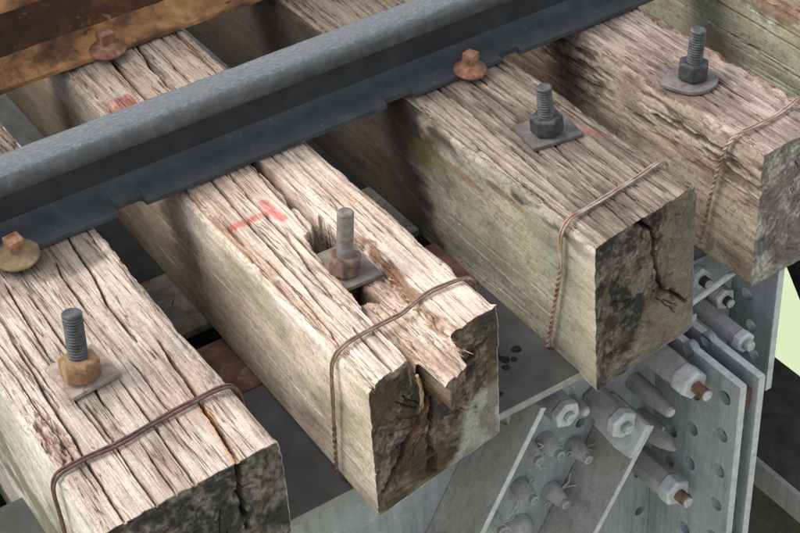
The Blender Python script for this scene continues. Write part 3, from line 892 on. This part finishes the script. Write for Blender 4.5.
def col4(c, k):
    X, Y, S, vn = k['X'], k['Y'], k['S'], k['vn']
    m = np.exp(-((S + .05) / .055) ** 2) * sstep(.46, .60, fbm(vn[5], S / .010, Y / .05, 4))
    c = mix(c, np.array(lin(66, 52, 44)), m * .85)
    m = np.exp(-((S + .06) / .06) ** 2) * sstep(.52, .66, fbm(vn[1], S / .02, Y / .05, 4))
    c = mix(c, np.array(lin(176, 158, 134)), m * .7)
    st_ = sstep(.52, .68, fbm(vn[0], S / .03 + 2, Y / .10, 5)) * k['is_top']
    c = mix(c, np.array(lin(94, 78, 68)), st_ * .5)
    c = halo(c, k, 1.50, 1.595, .075, lin(100, 86, 78), .6)
    m = sstep(1.578, 1.590, X + (k['chop'] - .5) * .03)
    c = mix(c, np.array(lin(128, 90, 66)), m * .8)
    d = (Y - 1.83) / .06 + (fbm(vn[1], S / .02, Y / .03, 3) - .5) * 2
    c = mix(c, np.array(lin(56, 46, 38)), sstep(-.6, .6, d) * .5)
    return c


S4 = sleeper(1.444, 1.602, .255, lambda x, z: 1.386 + .03 * (x - 1.44) + (VN(19)(np.asarray(x) / .01, np.asarray(z) / .01) - .5) * .003, PAL_BARK, 53,
             cracks=[([(1.46, 1.828), (1.452, 1.60)], .0024, .018), ([(1.53, 1.75), (1.526, 1.50)], .002, .014), ([(1.485, 1.72), (1.480, 1.40)], .002, .014),
                     ([(1.55, 1.62), (1.545, 1.40)], .002, .013)],
             ncr=34, extra=extra4, colour=col4, edge=.014, end_cracks=[([(1.55, -.04), (1.555, -.12), (1.57, -.2)], .003, .02)])
tag(S4, 'weathered sleeper with flaking bark side, crumbling right edge and a round washer bolt', 'sleeper', 'timber sleepers on the bridge')


def col5(c, k):
    X, Y, S, vn = k['X'], k['Y'], k['S'], k['vn']
    m = (1 - sstep(.006, .035, np.abs(S + .005) + (k['chop'] - .5) * .05))
    c = mix(c, np.array(lin(104, 74, 54)), m * .8)
    m = sstep(.5, .64, fbm(vn[4], S / .05, Y / .10, 4)) * k['is_left']
    return mix(c, np.array(lin(160, 140, 108)), m * .45)


S5 = sleeper(1.760, 1.975, .265, lambda x, z: 1.37 + 0 * np.asarray(x), PAL_SAGE, 71, ncr=14, res=1.25, colour=col5,
             side_cracks=[([(-.05, 1.9), (-.058, 1.5)], .0024, .014), ([(-.10, 1.8), (-.115, 1.45)], .0022, .012), ([(-.03, 1.75), (-.034, 1.4)], .002, .012)], edge=.016)
tag(S5, 'sleeper with pale sage green side in the upper right corner', 'sleeper', 'timber sleepers on the bridge')


# ------------------------------------------------------------------ rails
def rail_profiles(yc, H, foot, head, web=.0135):
    hh = H * .30
    f = foot / 2; hw = head / 2; t = .0095
    rt = [(hw, H - hh + .006)] + [(hw, H - .016)] + [(hw - .012 + .012 * math.cos(a), H - .014 + .0125 * math.sin(a)) for a in [i * math.pi / 2 / 7 for i in range(1, 8)]]
    top = rt + [(x, H - .0015 + .0012 * (1 - (x / hw) ** 2)) for x in (.012, .006, 0)]
    top_full = top + [(-x, z) for x, z in top[::-1][1:]]
    head_p = [(web / 2, H - hh - .006), (web / 2 + .004, H - hh - .002), (hw - .003, H - hh + .003)] + top_full + [(-hw + .003, H - hh + .003), (-web / 2 - .004, H - hh - .002), (-web / 2, H - hh - .006)]
    web_p = [(web / 2, .028), (web / 2, H - hh - .005), (-web / 2, H - hh - .005), (-web / 2, .028)]
    foot_p = [(f, 0.0), (f, t - .002), (f - .002, t), (f * .45, t + .0075), (web / 2 + .006, .023), (web / 2, .031), (-web / 2, .031), (-web / 2 - .006, .023), (-f * .45, t + .0075), (-f + .002, t), (-f, t - .002), (-f, 0.0)]
    return head_p, web_p, foot_p


def sweep_x(mb, prof, yc, xs, z0=0.0, jit=0.0, seed=1):
    t = bmesh.new()
    rnd = random.Random(seed)
    rings = []
    for x in xs:
        rings.append([t.verts.new((x, yc + a + rnd.uniform(-jit, jit), z0 + b + rnd.uniform(-jit, jit))) for a, b in prof])
    n = len(prof)
    for A, B in zip(rings, rings[1:]):
        for i in range(n): t.faces.new((A[i], A[(i + 1) % n], B[(i + 1) % n], B[i]))
    t.faces.new(rings[0][::-1]); t.faces.new(rings[-1])
    mb._merge(t)


xs = list(np.linspace(-1.2, 3.6, 400))
rail = empty('rail', (1.0, 1.892, 0.003))
hp, wp, fp = rail_profiles(0, .120, .116, .066)
m = MB(); sweep_x(m, hp, 1.892, xs, .003, .00035, 1); m.build('rail_head', M['rail_head'], rail, 60)
m = MB(); sweep_x(m, wp, 1.892, xs[::8], .003); m.build('web', M['rail'], rail, 60)
# foot: near edge has notches cut into it
NOTCH = [(.604, .648, .017), (1.070, 1.118, .012), (1.292, 1.328, .012)]
t = bmesh.new()
fx = []
for x in xs: fx.append(x)
for a, b, d in NOTCH: fx += [a - .0012, a, a + .004, b - .004, b, b + .0012]
fx = sorted(fx)
rings = []
rj = random.Random(8)
for x in fx:
    cut = 0
    for a, b, d in NOTCH:
        if a <= x <= b: cut = d if (a + .003 < x < b - .003) else d * .8
    ring = []
    for yy, zz in fp:
        y2 = yy
        if yy < -.116 / 2 + cut + .0001: y2 = max(yy, -.116 / 2 + cut)
        e = rj.uniform(-.0006, .0006) if yy < -.05 else rj.uniform(-.0002, .0002)
        ring.append(t.verts.new((x, 1.892 + y2 + e, .003 + zz + (rj.uniform(-.0003, .0003) if zz > 0 else 0))))
    rings.append(ring)
n = len(fp)
for A, B in zip(rings, rings[1:]):
    for i in range(n): t.faces.new((A[i], A[(i + 1) % n], B[(i + 1) % n], B[i]))
t.faces.new(rings[0][::-1]); t.faces.new(rings[-1])
m = MB(); m._merge(t); m.build('foot', M['rail_foot'], rail, 40)
tag(rail, 'dark blue grey running rail with notched foot crossing the sleepers', 'rail')

guard = empty('guard_rail', (1.0, 2.330, 0.003))
hp, wp, fp = rail_profiles(0, .168, .132, .072)
gx = list(np.linspace(-1.2, 3.6, 320))
m = MB(); sweep_x(m, hp, 2.330, gx, .003, .0007, 2); m.build('rail_head', M['guard_foot'], guard, 60)
m = MB(); sweep_x(m, wp, 2.330, gx[::8], .003); m.build('web', M['guard'], guard, 60)
m = MB(); sweep_x(m, fp, 2.330, gx, .003, .0008, 3); m.build('foot', M['guard_foot'], guard, 40)
tag(guard, 'rusty brown guard rail in the upper left corner', 'rail')


# ------------------------------------------------------------------ hook bolts through the sleepers
def thread_profile(r, h0, h1, pitch=.0026, d=.0011, chamfer=.0016):
    p = [(r, h0)]
    h = h0
    while h + pitch < h1 - chamfer:
        p += [(r - d, h + pitch * .25), (r, h + pitch * .55), (r, h + pitch * .8)]
        h += pitch
    p += [(r, h1 - chamfer), (r - chamfer, h1), (r * .45, h1 + .0004), (r * .3, h1 - .0006), (0, h1 - .0006)]
    return p


def bolt(base, top, r, nut_r, nut_h, sm, nm, wm, washer, label, spin=0.0, nut_spin=.2, pitch=.0042, td=.0024, zplate=0.0, thick=.007):
    base = Vector(base); top = Vector(top)
    e = empty('hook_bolt', (base.x, base.y, zplate))
    ax = (top - base)
    L = ax.length
    A = axis_matrix(base, ax)
    MB().lathe([(r * .96, -.06), (r * .96, nut_h * .6)] + thread_profile(r, nut_h * .6, L, pitch, td)[1:], 28, A).build('shaft', sm, e, 40)
    MB().hexnut(nut_r, 0, nut_h, A, nut_spin).build('nut', nm, e, 18)
    P = Matrix.Translation((base.x, base.y, zplate)) @ Matrix.Rotation(spin, 4, 'Z')
    if washer[0] == 'square':
        _, hx, hy, ox, oy = washer
        MB().box(ox - hx, ox + hx, oy - hy, oy + hy, .0, thick, .0013, P, 2).build('washer', wm, e, 40)
    else:
        R_ = washer[1]
        poly = []
        for i in range(40):
            a = 2 * math.pi * i / 40
            k = 1.0
            d = abs((a - math.radians(150) + math.pi) % (2 * math.pi) - math.pi)
            if d < .75: k = min(1.28, 1 / max(.1, math.cos(.75 - d)) ) if d > .05 else 1.26
            poly.append((R_ * k * math.cos(a), R_ * k * math.sin(a)))
        MB().prism(poly, 0, thick, .001, P).build('washer', wm, e, 40)
    return tag(e, label, 'bolt', 'hook bolts through the sleepers')


bolt((.413, 1.540, .0085), (.424, 1.553, .103), .0132, .0275, .030, M['shaft_dark'], M['nut_rust'], M['washer_pale'], ('square', .036, .038, .008, .012),
     'bolt with orange rusty nut and pale square washer, near the left edge', .10, .15)
bolt((.806, 1.533, -.004), (.816, 1.532, .095), .0118, .0245, .028, M['shaft_brown'], M['nut_brown'], M['washer_brown'], ('square', .031, .046, .010, .012),
     'smooth brown bolt sunk in the split of the sleeper with the red T', -.03, .5, pitch=.004, td=.0004, zplate=-.012)
bolt((1.224, 1.622, .008), (1.222, 1.628, .086), .0122, .026, .029, M['shaft_dark'], M['nut_dark'], M['washer_grey'], ('square', .043, .036, .004, .006),
     'dark threaded bolt on a tilted square grey washer', -.16, .05)
bolt((1.496, 1.603, .0075), (1.506, 1.606, .090), .0128, .026, .029, M['shaft_dark'], M['nut_dark'], M['washer_round'], ('round', .041),
     'dark threaded bolt on a round grey washer with one pointed side', .1, .0)


# ------------------------------------------------------------------ square-headed coach screws holding the rail feet
def spike(loc, R_, hs, hh, mat, head_mat, label, tilt=(0, 0), spin=.2):
    e = empty('coach_screw', loc)
    A = Matrix.Translation(Vector(loc)) @ Matrix.Rotation(tilt[0], 4, 'X') @ Matrix.Rotation(tilt[1], 4, 'Y') @ Matrix.Rotation(spin, 4, 'Z')
    MB().lathe([(R_ * .3, -.03), (R_ * .3, -.002), (R_ * .97, -.001), (R_, .001), (R_ * .99, .0035), (R_ * .86, .0065), (R_ * .62, .011), (R_ * .48, .0155), (R_ * .3, .016), (0, .016)], 32, A, wob=.012, seed=5).build('flange', mat, e, 50)
    MB().prism([(-hs, -hs), (hs, -hs), (hs, hs), (-hs, hs)], .012, .012 + hh, .0022, A, 2).build('head', head_mat, e, 40)
    return tag(e, label, 'screw', 'square headed coach screws')


spike((.442, 1.826, .013), .033, .0118, .022, M['spike_olive'], M['spike'], 'square headed screw on an olive flange, at the left edge by the rail', (.10, 0), .12)
spike((1.229, 1.834, .012), .0275, .0105, .022, M['spike'], M['spike'], 'orange rusty square headed screw clamping the grey rail foot, top centre', (.08, .03), .35)
spike((.787, 2.268, .012), .032, .0125, .024, M['spike'], M['spike'], 'rusty square headed screw at the foot of the brown guard rail', (.05, 0), .1)


# ------------------------------------------------------------------ wire ties round the sleeper ends
def smooth_path(pts, step=.002):
    P = [Vector(p) for p in pts]
    out = []
    for i in range(len(P) - 1):
        p0 = P[max(i - 1, 0)]; p1 = P[i]; p2 = P[i + 1]; p3 = P[min(i + 2, len(P) - 1)]
        n_ = max(2, int((p2 - p1).length / step))
        for k in range(n_):
            t_ = k / n_
            a = (p2 - p0) * .5 * .7; b = (p3 - p1) * .5 * .7
            l = (p2 - p1).length
            if a.length > 0: a = a.normalized() * l * .9
            if b.length > 0: b = b.normalized() * l * .9
            out.append(p1 * (2 * t_ ** 3 - 3 * t_ ** 2 + 1) + a * (t_ ** 3 - 2 * t_ ** 2 + t_) + p2 * (-2 * t_ ** 3 + 3 * t_ ** 2) + b * (t_ ** 3 - t_ ** 2))
    out.append(P[-1])
    return out


def wire(pts, r, twist_from, mat, label, pitch=.022, spread=1.02, seed=0, tail_mat=None):
    rnd = random.Random(seed)
    path = smooth_path(pts)
    e = empty('wire_tie', tuple(path[0]))
    n_ = len(path)
    # cumulative length
    L = [0]
    for a, b in zip(path, path[1:]): L.append(L[-1] + (b - a).length)
    # index where twist starts
    for sgn in (1, -1):
        out = []
        for i, p in enumerate(path):
            d = (path[min(i + 1, n_ - 1)] - path[max(i - 1, 0)]).normalized()
            side = Vector((0, 1, 0)); side = (side - d * side.dot(d)).normalized()
            nrm = d.cross(side)
            over = max(0, L[i] - twist_from)
            ang = 2 * math.pi * over / pitch
            s_ = spread * r * (1 + (.5 * math.sin(L[i] * 37 + seed) ** 2 if over == 0 else 0))
            out.append(p + (side * math.cos(ang) + nrm * math.sin(ang)) * s_ * sgn)
        MB().tube(out, r, 8).build('strand', mat, e, 60)
    return tag(e, label, 'wire', 'wires tied round the sleeper ends')


wire([(.574, 1.408, -.10), (.573, 1.410, -.02), (.560, 1.412, .006), (.508, 1.414, .0055), (.455, 1.410, .005), (.402, 1.403, .005), (.350, 1.403, .006), (.319, 1.403, .001), (.3095, 1.404, -.018), (.3095, 1.407, -.07), (.310, 1.413, -.16), (.311, 1.42, -.27)],
     .0021, .56, M['wire_brown'], 'thick dark brown doubled wire over the nearest sleeper', .05, 1.03, 1)
wire([(.940, 1.405, -.10), (.939, 1.408, -.02), (.930, 1.409, .003), (.878, 1.415, .005), (.848, 1.411, .004), (.818, 1.405, .000), (.770, 1.398, .005), (.726, 1.392, .006), (.706, 1.390, -.002), (.6975, 1.390, -.018), (.6965, 1.396, -.076), (.6965, 1.404, -.15), (.698, 1.415, -.24)],
     .0017, .47, M['wire_tan'], 'brown doubled wire across the split end of the sleeper with the T', .026, 1.03, 2)
wire([(1.326, 1.458, -.08), (1.326, 1.459, -.02), (1.316, 1.459, .004), (1.262, 1.450, .0055), (1.208, 1.442, .005), (1.150, 1.434, .005), (1.118, 1.430, .004), (1.104, 1.429, -.010), (1.1005, 1.428, -.03), (1.1005, 1.429, -.08), (1.1005, 1.446, -.177), (1.1015, 1.46, -.25)],
     .0017, .375, M['wire_pale'], 'tan wire over the mossy third sleeper, its side twisted like rope', .024, 1.03, 3)
wire([(1.625, 1.459, -.05), (1.592, 1.459, .004), (1.555, 1.451, .0055), (1.515, 1.444, .0055), (1.47, 1.444, .0055), (1.450, 1.447, .002), (1.439, 1.453, -.014), (1.4365, 1.461, -.036), (1.4365, 1.472, -.085), (1.4365, 1.482, -.136), (1.4375, 1.494, -.23)],
     .0017, .20, M['wire_pale'], 'pale wire bent over the rightmost sleeper end, twisted like rope below', .024, 1.03, 4)

# ------------------------------------------------------------------ bridge steel under the sleepers
YW = 1.500
ch = empty('bridge_chord', (.3, 1.60, -.62))
MB().box(-1.5, 1.335, 1.388, 1.652, -.266, -.2525, .0015, None, 1).build('flange_plate', M['flange_grey'], ch)
MB().box(.42, 3.0, 1.652, 1.782, -.268, -.2505, .0015).build('cover_strip', M['rust_flange'], ch)['label'] = 'reddish rusty cover strip'
MB().box(-1.5, 3.0, 1.828, 1.985, -.266, -.2515, .0015).build('cover_strip', M['brown_flange'], ch)['label'] = 'dirty brown cover strip'
MB().box(-1.5, 3.0, 1.93, 1.942, -.70, -.2665).build('web', M['dark_steel'], ch)
# front web with bolt holes, runs from under the flange to beyond the gussets
WM = Matrix(((1, 0, 0, 0), (0, 0, 1, YW), (0, 1, 0, 0), (0, 0, 0, 1)))    # (u,v,d) -> (u, YW + d, v)
MB().plate([(-1.5, -1.05), (1.62, -1.05), (1.62, -.2675), (-1.5, -.2675)],
           [(1.340, -.803, .011), (1.262, -.70, .011), (1.335, -.50, .013), (1.30, -.60, .012), (1.335, -.70, .012), (1.20, -.50, .010)], 0, .012, WM).build('web', M['steel'], ch)
MB().box(1.336, 1.62, 1.4995, 1.6515, -.266, -.2530, .0015).build('flange_plate', M['flange_grey'], ch)
MB().box(-1.5, 1.335, 1.3862, 1.3878, -.2655, -.2532).build('lit_edge', M['steel_dust'], ch)  # lit front edge of the flange, painted as a paler strip
tag(ch, 'grey painted steel chord under the sleeper ends, with rusty cover strips', 'steel beam')
rnd = random.Random(12)
for (x, y, r) in ((.985, 1.470, .008), (1.003, 1.486, .005), (1.025, 1.492, .009), (1.033, 1.478, .008), (1.025, 1.462, .006), (1.062, 1.487, .008), (.965, 1.425, .006), (.984, 1.421, .005), (1.045, 1.470, .005)):
    prof = [(r * 1.0, .0), (r * .9, .0012), (r * .55, .0022), (0, .0024)]
    MB().lathe(prof, 10, Matrix.Translation((x, y, -.2524)), wob=.3, seed=int(x * 9999)).build('mud_spot', M['mud'], ch, 60)


inn = empty('gap_backing', (.8, 2.5, -.9))  # added dark backing so no bright water shows in the gaps
MB().box(-2.5, 3.6, 1.99, 3.6, -.52, -.50).build('top_plate', M['dark_steel'], inn)
MB().box(-2.5, 3.6, 2.45, 2.47, -1.0, -.5205).build('web', M['dark_steel'], inn)
tag(inn, 'added dark backing that keeps the sleeper gaps behind the rail dark', 'steel beam')
MB().box(-1.5, 1.55, 1.515, 1.925, -.70, -.68).build('bottom_plate', M['dark_steel'], ch)  # added dark plate, closes the gaps against the bright water


# diagonal members: inclined flange standing out from the web
def diagonal(p0, p1, y0, y1, label, th=.011, hole=None):
    (xa, za), (xb, zb) = p0, p1
    d = Vector((xb - xa, 0, zb - za)); L = d.length; d.normalize()
    nrm = Vector((d.z, 0, -d.x))
    if nrm.z < 0: nrm = -nrm
    Mx = Matrix((( d.x, 0, nrm.x, xa), (d.y, 1, nrm.y, 0), (d.z, 0, nrm.z, za), (0, 0, 0, 1)))   # (u along, v = y, d normal)
    e = empty('diagonal_bar', (xb, y0, zb))
    MB().plate([(0, y0), (L, y0), (L, y1), (0, y1)], [hole] if hole else [], -th, 0, Mx).build('flange', M['steel_dust'], e)
    MB().box(0, L, y0 - .0016, y0 - .0002, -th + .0004, -.0004, 0, Mx).build('lit_edge', M['steel_pale'], e)  # pale strip paints the light caught by the near edge
    return e, Mx, L


d1, Mx1, L1_ = diagonal((1.043, -.298), (.86, -.605), 1.400, 1.4985, '', hole=(.055, 1.452, .010))
MB().box(.02, L1_, 1.482, 1.4982, -.055, -.0115, .001, Mx1).build('leg', M['steel'], d1)
tag(d1, 'left diagonal grey steel bar with one hole, below the split sleeper', 'steel bar', 'diagonal steel bars')
d2, Mx2, L2_ = diagonal((1.262, -.463), (1.02, -.86), 1.400, 1.4985, '')
MB().box(.05, L2_, 1.482, 1.4982, -.055, -.0115, .001, Mx2).build('leg', M['steel'], d2)
MB().plate([(-.002, 1.3965), (.062, 1.3965), (.066, 1.432), (.060, 1.490), (-.002, 1.490)], [(.030, 1.452, .0105)], .0003, .0125, Mx2).build('end_plate', M['steel_pale'], d2)['label'] = 'worn pale plate on the upper end'
tag(d2, 'right diagonal grey steel bar with a worn pale end plate', 'steel bar', 'diagonal steel bars')

# gusset plates standing across the track
GM = lambda x: Matrix(((0, 0, 1, x), (1, 0, 0, 0), (0, 1, 0, 0), (0, 0, 0, 1)))   # (u = y, v = z, d = x)
HO = [(1.335, -.407, .0135), (1.334, -.490, .0135), (1.333, -.572, .0135), (1.333, -.652, .0135), (1.333, -.734, .0135), (1.403, -.449, .0135), (1.403, -.530, .0135), (1.403, -.612, .0135), (1.403, -.694, .0135), (1.403, -.776, .0135), (1.452, -.573, .0135), (1.425, -.369, .0135), (1.455, -.65, .0135)]


def gusset(x, y0, y1, z0, z1, holes, label, cut=.0, th=.0135):
    o = MB().plate([(y0, z0), (y1, z0), (y1, z1), (y0 + cut, z1), (y0, z1 - cut)], holes, 0, th, GM(x)).build('gusset_plate', M['steel'], None, 35, (x, (y0 + y1) / 2, z0))
    MB().box(x + .0004, x + th - .0004, y0 - .0014, y0 - .0002, z0, z1 - cut - .0004).build('lit_edge', M['steel_pale'], o)  # pale strips put the lit plate rims into the colour
    MB().box(x + .0004, x + th - .0004, y0 + cut, y1, z1 + .0002, z1 + .0012).build('lit_edge', M['steel_pale'], o)
    return tag(o, label, 'steel plate', 'gusset plates under the sleepers')


gusset(1.360, 1.304, 1.498, -1.02, -.364, HO, 'front perforated gusset plate with long bolts beside it, below the third sleeper')
gusset(1.397, 1.302, 1.498, -1.02, -.362, HO, 'second gusset plate just behind the front perforated one, rust in the gap')
gp = bpy.data.objects['gusset_plate.001']
MB().box(1.3745, 1.396, 1.312, 1.34, -.425, -.392, .001).build('spacer', M['rust_flange'], gp)
gusset(1.520, 1.400, 1.498, -.530, -.258, [(1.463, -.358, .012), (1.447, -.416, .012), (1.433, -.472, .012), (1.465, -.30, .012)], 'small perforated gusset plate under the rightmost sleeper, against the pale river', .008)


# ------------------------------------------------------------------ big bolts, drift pins and cotter pins on the web
def long_bolt(tip, yroot, rbody, hexlen, nutlen, rtip, label, body='hex', tip_mat=None, spin=0.0):
    x, y, z = tip
    e = empty('long_bolt', (x, yroot, z))
    A = axis_matrix((x, yroot, z), (0, -1, 0), spin)
    Lt = yroot - y
    if body == 'hex': MB().hexnut(rbody, 0, hexlen, A, .2).build('sleeve', M['bolt_grey'], e, 18)
    else: MB().lathe([(rbody, 0), (rbody, hexlen - .002), (rbody - .002, hexlen)], 28, A).build('sleeve', M['bolt_grey'], e, 40)
    MB().hexnut(rbody * 1.02, hexlen + .0005, hexlen + nutlen, A, .28).build('nut', M['steel_pale'], e, 18)
    MB().lathe(thread_profile(rtip, hexlen + nutlen * .5, Lt - .003, .003, .0012), 24, A).build('thread', tip_mat or M['rust_tip'], e, 40)
    MB().lathe([(rtip * .86, Lt - .004), (rtip * .86, Lt), (rtip * .5, Lt + .0008), (rtip * .45, Lt - .0004), (0, Lt - .0004)], 20, A).build('end', M['steel_pale'], e, 40)
    return tag(e, label, 'bolt', 'long bolts on the steel web')


long_bolt((1.326, 1.338, -.388), 1.4995, .0265, .098, .034, .0105, 'long bolt with rusty tip near the top edge of the front gusset plate')
long_bolt((1.322, 1.358, -.648), 1.4995, .0265, .086, .030, .0110, 'lowest long bolt with rusty tip, in the bottom right', spin=.3)
long_bolt((1.222, 1.402, -.452), 1.4995, .0265, .066, .020, .0100, 'long bolt above the worn end of the right diagonal bar', tip_mat=M['bolt_grey'], spin=.15)
long_bolt((1.127, 1.432, -.395), 1.4995, .0250, .044, .016, .0100, 'short bolt with pale nut just below the chord flange', tip_mat=M['bolt_grey'], spin=.4)
long_bolt((1.430, 1.460, -.292), 1.4995, .0190, .014, .008, .0090, 'dark stub bolt below the gap of the two right sleepers', tip_mat=M['dark_steel'])
long_bolt((1.481, 1.458, -.356), 1.4995, .0200, .018, .010, .0085, 'stub bolt left of the small perforated gusset plate', tip_mat=M['dark_steel'], spin=.3)
long_bolt((1.545, 1.448, -.338), 1.4995, .0120, .020, .004, .0080, 'small bolt end peeping out under the corner of the rightmost sleeper', body='round', tip_mat=M['dark_steel'])
long_bolt((1.447, 1.372, -.372), 1.4995, .0190, .098, .018, .0100, 'long bolt hidden behind the second gusset plate, only its nut showing', tip_mat=M['bolt_grey'])

# a loose flat rod lying across the stub bolts
MB().tube([(1.372, 1.447, -.297), (1.42, 1.4465, -.286), (1.475, 1.446, -.272)], .0052, 10).build('steel_rod', M['steel_pale'], None, 40, (1.42, 1.4465, -.286))
tag(bpy.data.objects['steel_rod'], 'short pale steel rod crossing the stub bolts under the sleepers', 'rod')


def drift_pin(tip, yroot, r0, r1, label, ogive=False, nub=False):
    x, y, z = tip
    L = yroot - y
    e = empty('drift_pin', (x, yroot, z))
    A = axis_matrix((x, yroot, z), (0, -1, 0))
    if ogive: prof = [(r0, 0)] + [(r0 * (1 - (t_ ** 2.2) * .82), L * (.35 + .65 * t_)) for t_ in [i / 10 for i in range(11)]] + [(0, L + .001)]
    else: prof = [(r0, 0), (r0, L * .45), (r1, L - .003), (r1 * .9, L - .001), (r1 * .7, L), (0, L)]
    MB().lathe(prof, 24, A).build('shank', M['bolt_grey'], e, 40)
    if not ogive: MB().lathe([(r1 * .72, L - .001), (r1 * .72, L + .0012), (0, L + .0012)], 16, A).build('end', M['steel_pale'], e, 40)
    if nub: MB().lathe([(.0028, 0), (.0028, .024), (.0018, .026), (0, .026)], 10, axis_matrix((x, yroot - L * .62, z), (.1, -.1, 1))).build('nub', M['bolt_grey'], e, 40)
    return tag(e, label, 'pin', 'drift pins on the steel web')


drift_pin((1.179, 1.460, -.433), 1.4995, .0098, .0095, 'plain round pin between the two upper long bolts')
drift_pin((1.310, 1.402, -.464), 1.4995, .0160, .0105, 'tapered round pin under the rusty tipped upper bolt')
drift_pin((1.324, 1.402, -.558), 1.4995, .0200, .006, 'bullet shaped pin with a small nub beside the front gusset plate', ogive=True, nub=True)


def cotter(tip, label, a, dbl=False):
    x, y, z = tip
    yroot = 1.4995
    L = yroot - y
    e = empty('cotter_pin', (x, yroot, z))
    A = axis_matrix((x, yroot, z), (0, -1, 0))
    MB().lathe([(.0172, 0), (.0172, L * .34), (.0155, L * .42), (.0100, L * .80), (.0086, L * .82), (.0086, L), (.005, L + .0006), (.0042, L - .002), (0, L - .002)], 22, A, wob=.02, seed=int(x * 1000)).build('shank', M['bolt_grey'], e, 40)
    c = Vector((x, yroot - L * .38, z))
    dv = Vector((math.cos(a), 0, math.sin(a)))
    pv = Vector((-dv.z, 0, dv.x))
    # eye on one side, two spread legs on the other
    eye = [c + dv * (.0165 + .0055 * (1 - math.cos(q))) + pv * .0055 * math.sin(q) + Vector((0, -.002, 0)) for q in [i * 2 * math.pi / 14 for i in range(15)]]
    MB().tube(eye, .0016, 6).build('eye', M['bolt_grey'], e, 60)
    for s_ in (-1, 1):
        MB().tube([c - dv * .010, c - dv * .020 + pv * .002 * s_, c - dv * .030 + pv * .007 * s_ + Vector((0, -.004, 0)), c - dv * .042 + pv * .013 * s_ + Vector((0, -.006 * s_ - .004, 0))], .0016, 6).build('prong', M['bolt_grey'], e, 60)
    return tag(e, label, 'pin', 'cone shaped cotter pins')


cotter((1.082, 1.455, -.483), 'upper left cone pin of the cluster, touching the left diagonal bar', 2.2)
cotter((1.122, 1.452, -.492), 'upper middle cone pin of the cluster between the diagonal bars', -.5)
cotter((1.181, 1.453, -.538), 'upper right cone pin of the cluster, nearest the right diagonal bar', 2.9)
cotter((1.071, 1.455, -.567), 'lower left cone pin of the cluster with a long spread prong', .9)
cotter((1.135, 1.453, -.617), 'lower right cone pin of the cluster, eye to the left', 3.6)
cotter((1.010, 1.460, -.607), 'cone pin at the bottom edge beside the left diagonal bar', 2.6)
A = axis_matrix((1.062, 1.4995, -.672), (0, -1, 0))
o = MB().lathe([(.034, 0), (.034, .004), (.031, .012), (.024, .020), (.014, .025), (0, .027)], 30, A).build('rivet', M['bolt_grey'], None, 50, (1.062, 1.4995, -.672))
tag(o, 'large domed rivet head at the bottom edge of the picture', 'rivet')

# ------------------------------------------------------------------ deeper members over the river, right side
lb = empty('lower_beam', (1.71, 1.5, -1.2))
MB().box(1.600, 1.820, -1.5, 4.0, -.815, -.800, .002).build('top_flange', M['dark_steel'], lb)
MB().box(1.588, 1.5995, -1.5, 4.0, -.858, -.797, .0015).build('edge_angle', M['steel_dust'], lb)['label'] = 'lighter grey edge strip'
MB().box(1.70, 1.72, -1.5, 4.0, -1.35, -.8155).build('web', M['dark_steel'], lb)
MB().box(1.52, 1.95, -1.5, 4.0, -1.37, -1.3505).build('bottom_flange', M['dark_steel'], lb)
tag(lb, 'dark lower steel beam with a lighter edge strip, bottom right', 'steel beam')

br = empty('cross_brace', (2.0, 1.5, -1.2))
dv = Vector((0, -.054, -.068)).normalized()
A = axis_matrix(Vector((2.03, 1.827, -.753)) - dv * .5, dv)
nrm = Vector((0, dv.z, -dv.y))
P0 = Vector((2.0, 1.827, -.753)) - dv * .7; P1 = Vector((2.0, 1.827, -.753)) + dv * 1.1
o1 = bmesh.new()
side = Vector((0, .068, -.054)).normalized() * -1     # towards upper right in the picture
def quad_bar(P0, P1, off, wid, xa, xb):
    t = bmesh.new()
    vs = []
    for P in (P0, P1):
        for xo in (xa, xb):
            for k in (0, wid): vs.append(t.verts.new(P + off * k + Vector((xo, 0, 0))))
    for f in ((0, 1, 3, 2), (4, 6, 7, 5), (0, 4, 5, 1), (2, 3, 7, 6), (0, 2, 6, 4), (1, 5, 7, 3)): t.faces.new([vs[i] for i in f])
    return t
o1.free()
m = MB(); m._merge(quad_bar(P0, P1, side, .10, 0, .012)); m.build('plate', M['dark_steel'], br)
m = MB(); m._merge(quad_bar(P0, P1, side, .012, .0125, .09)); m.build('leg', M['dark_steel'], br)
tag(br, 'dark sloping brace at the right edge beyond the pale strip of river', 'steel bar')
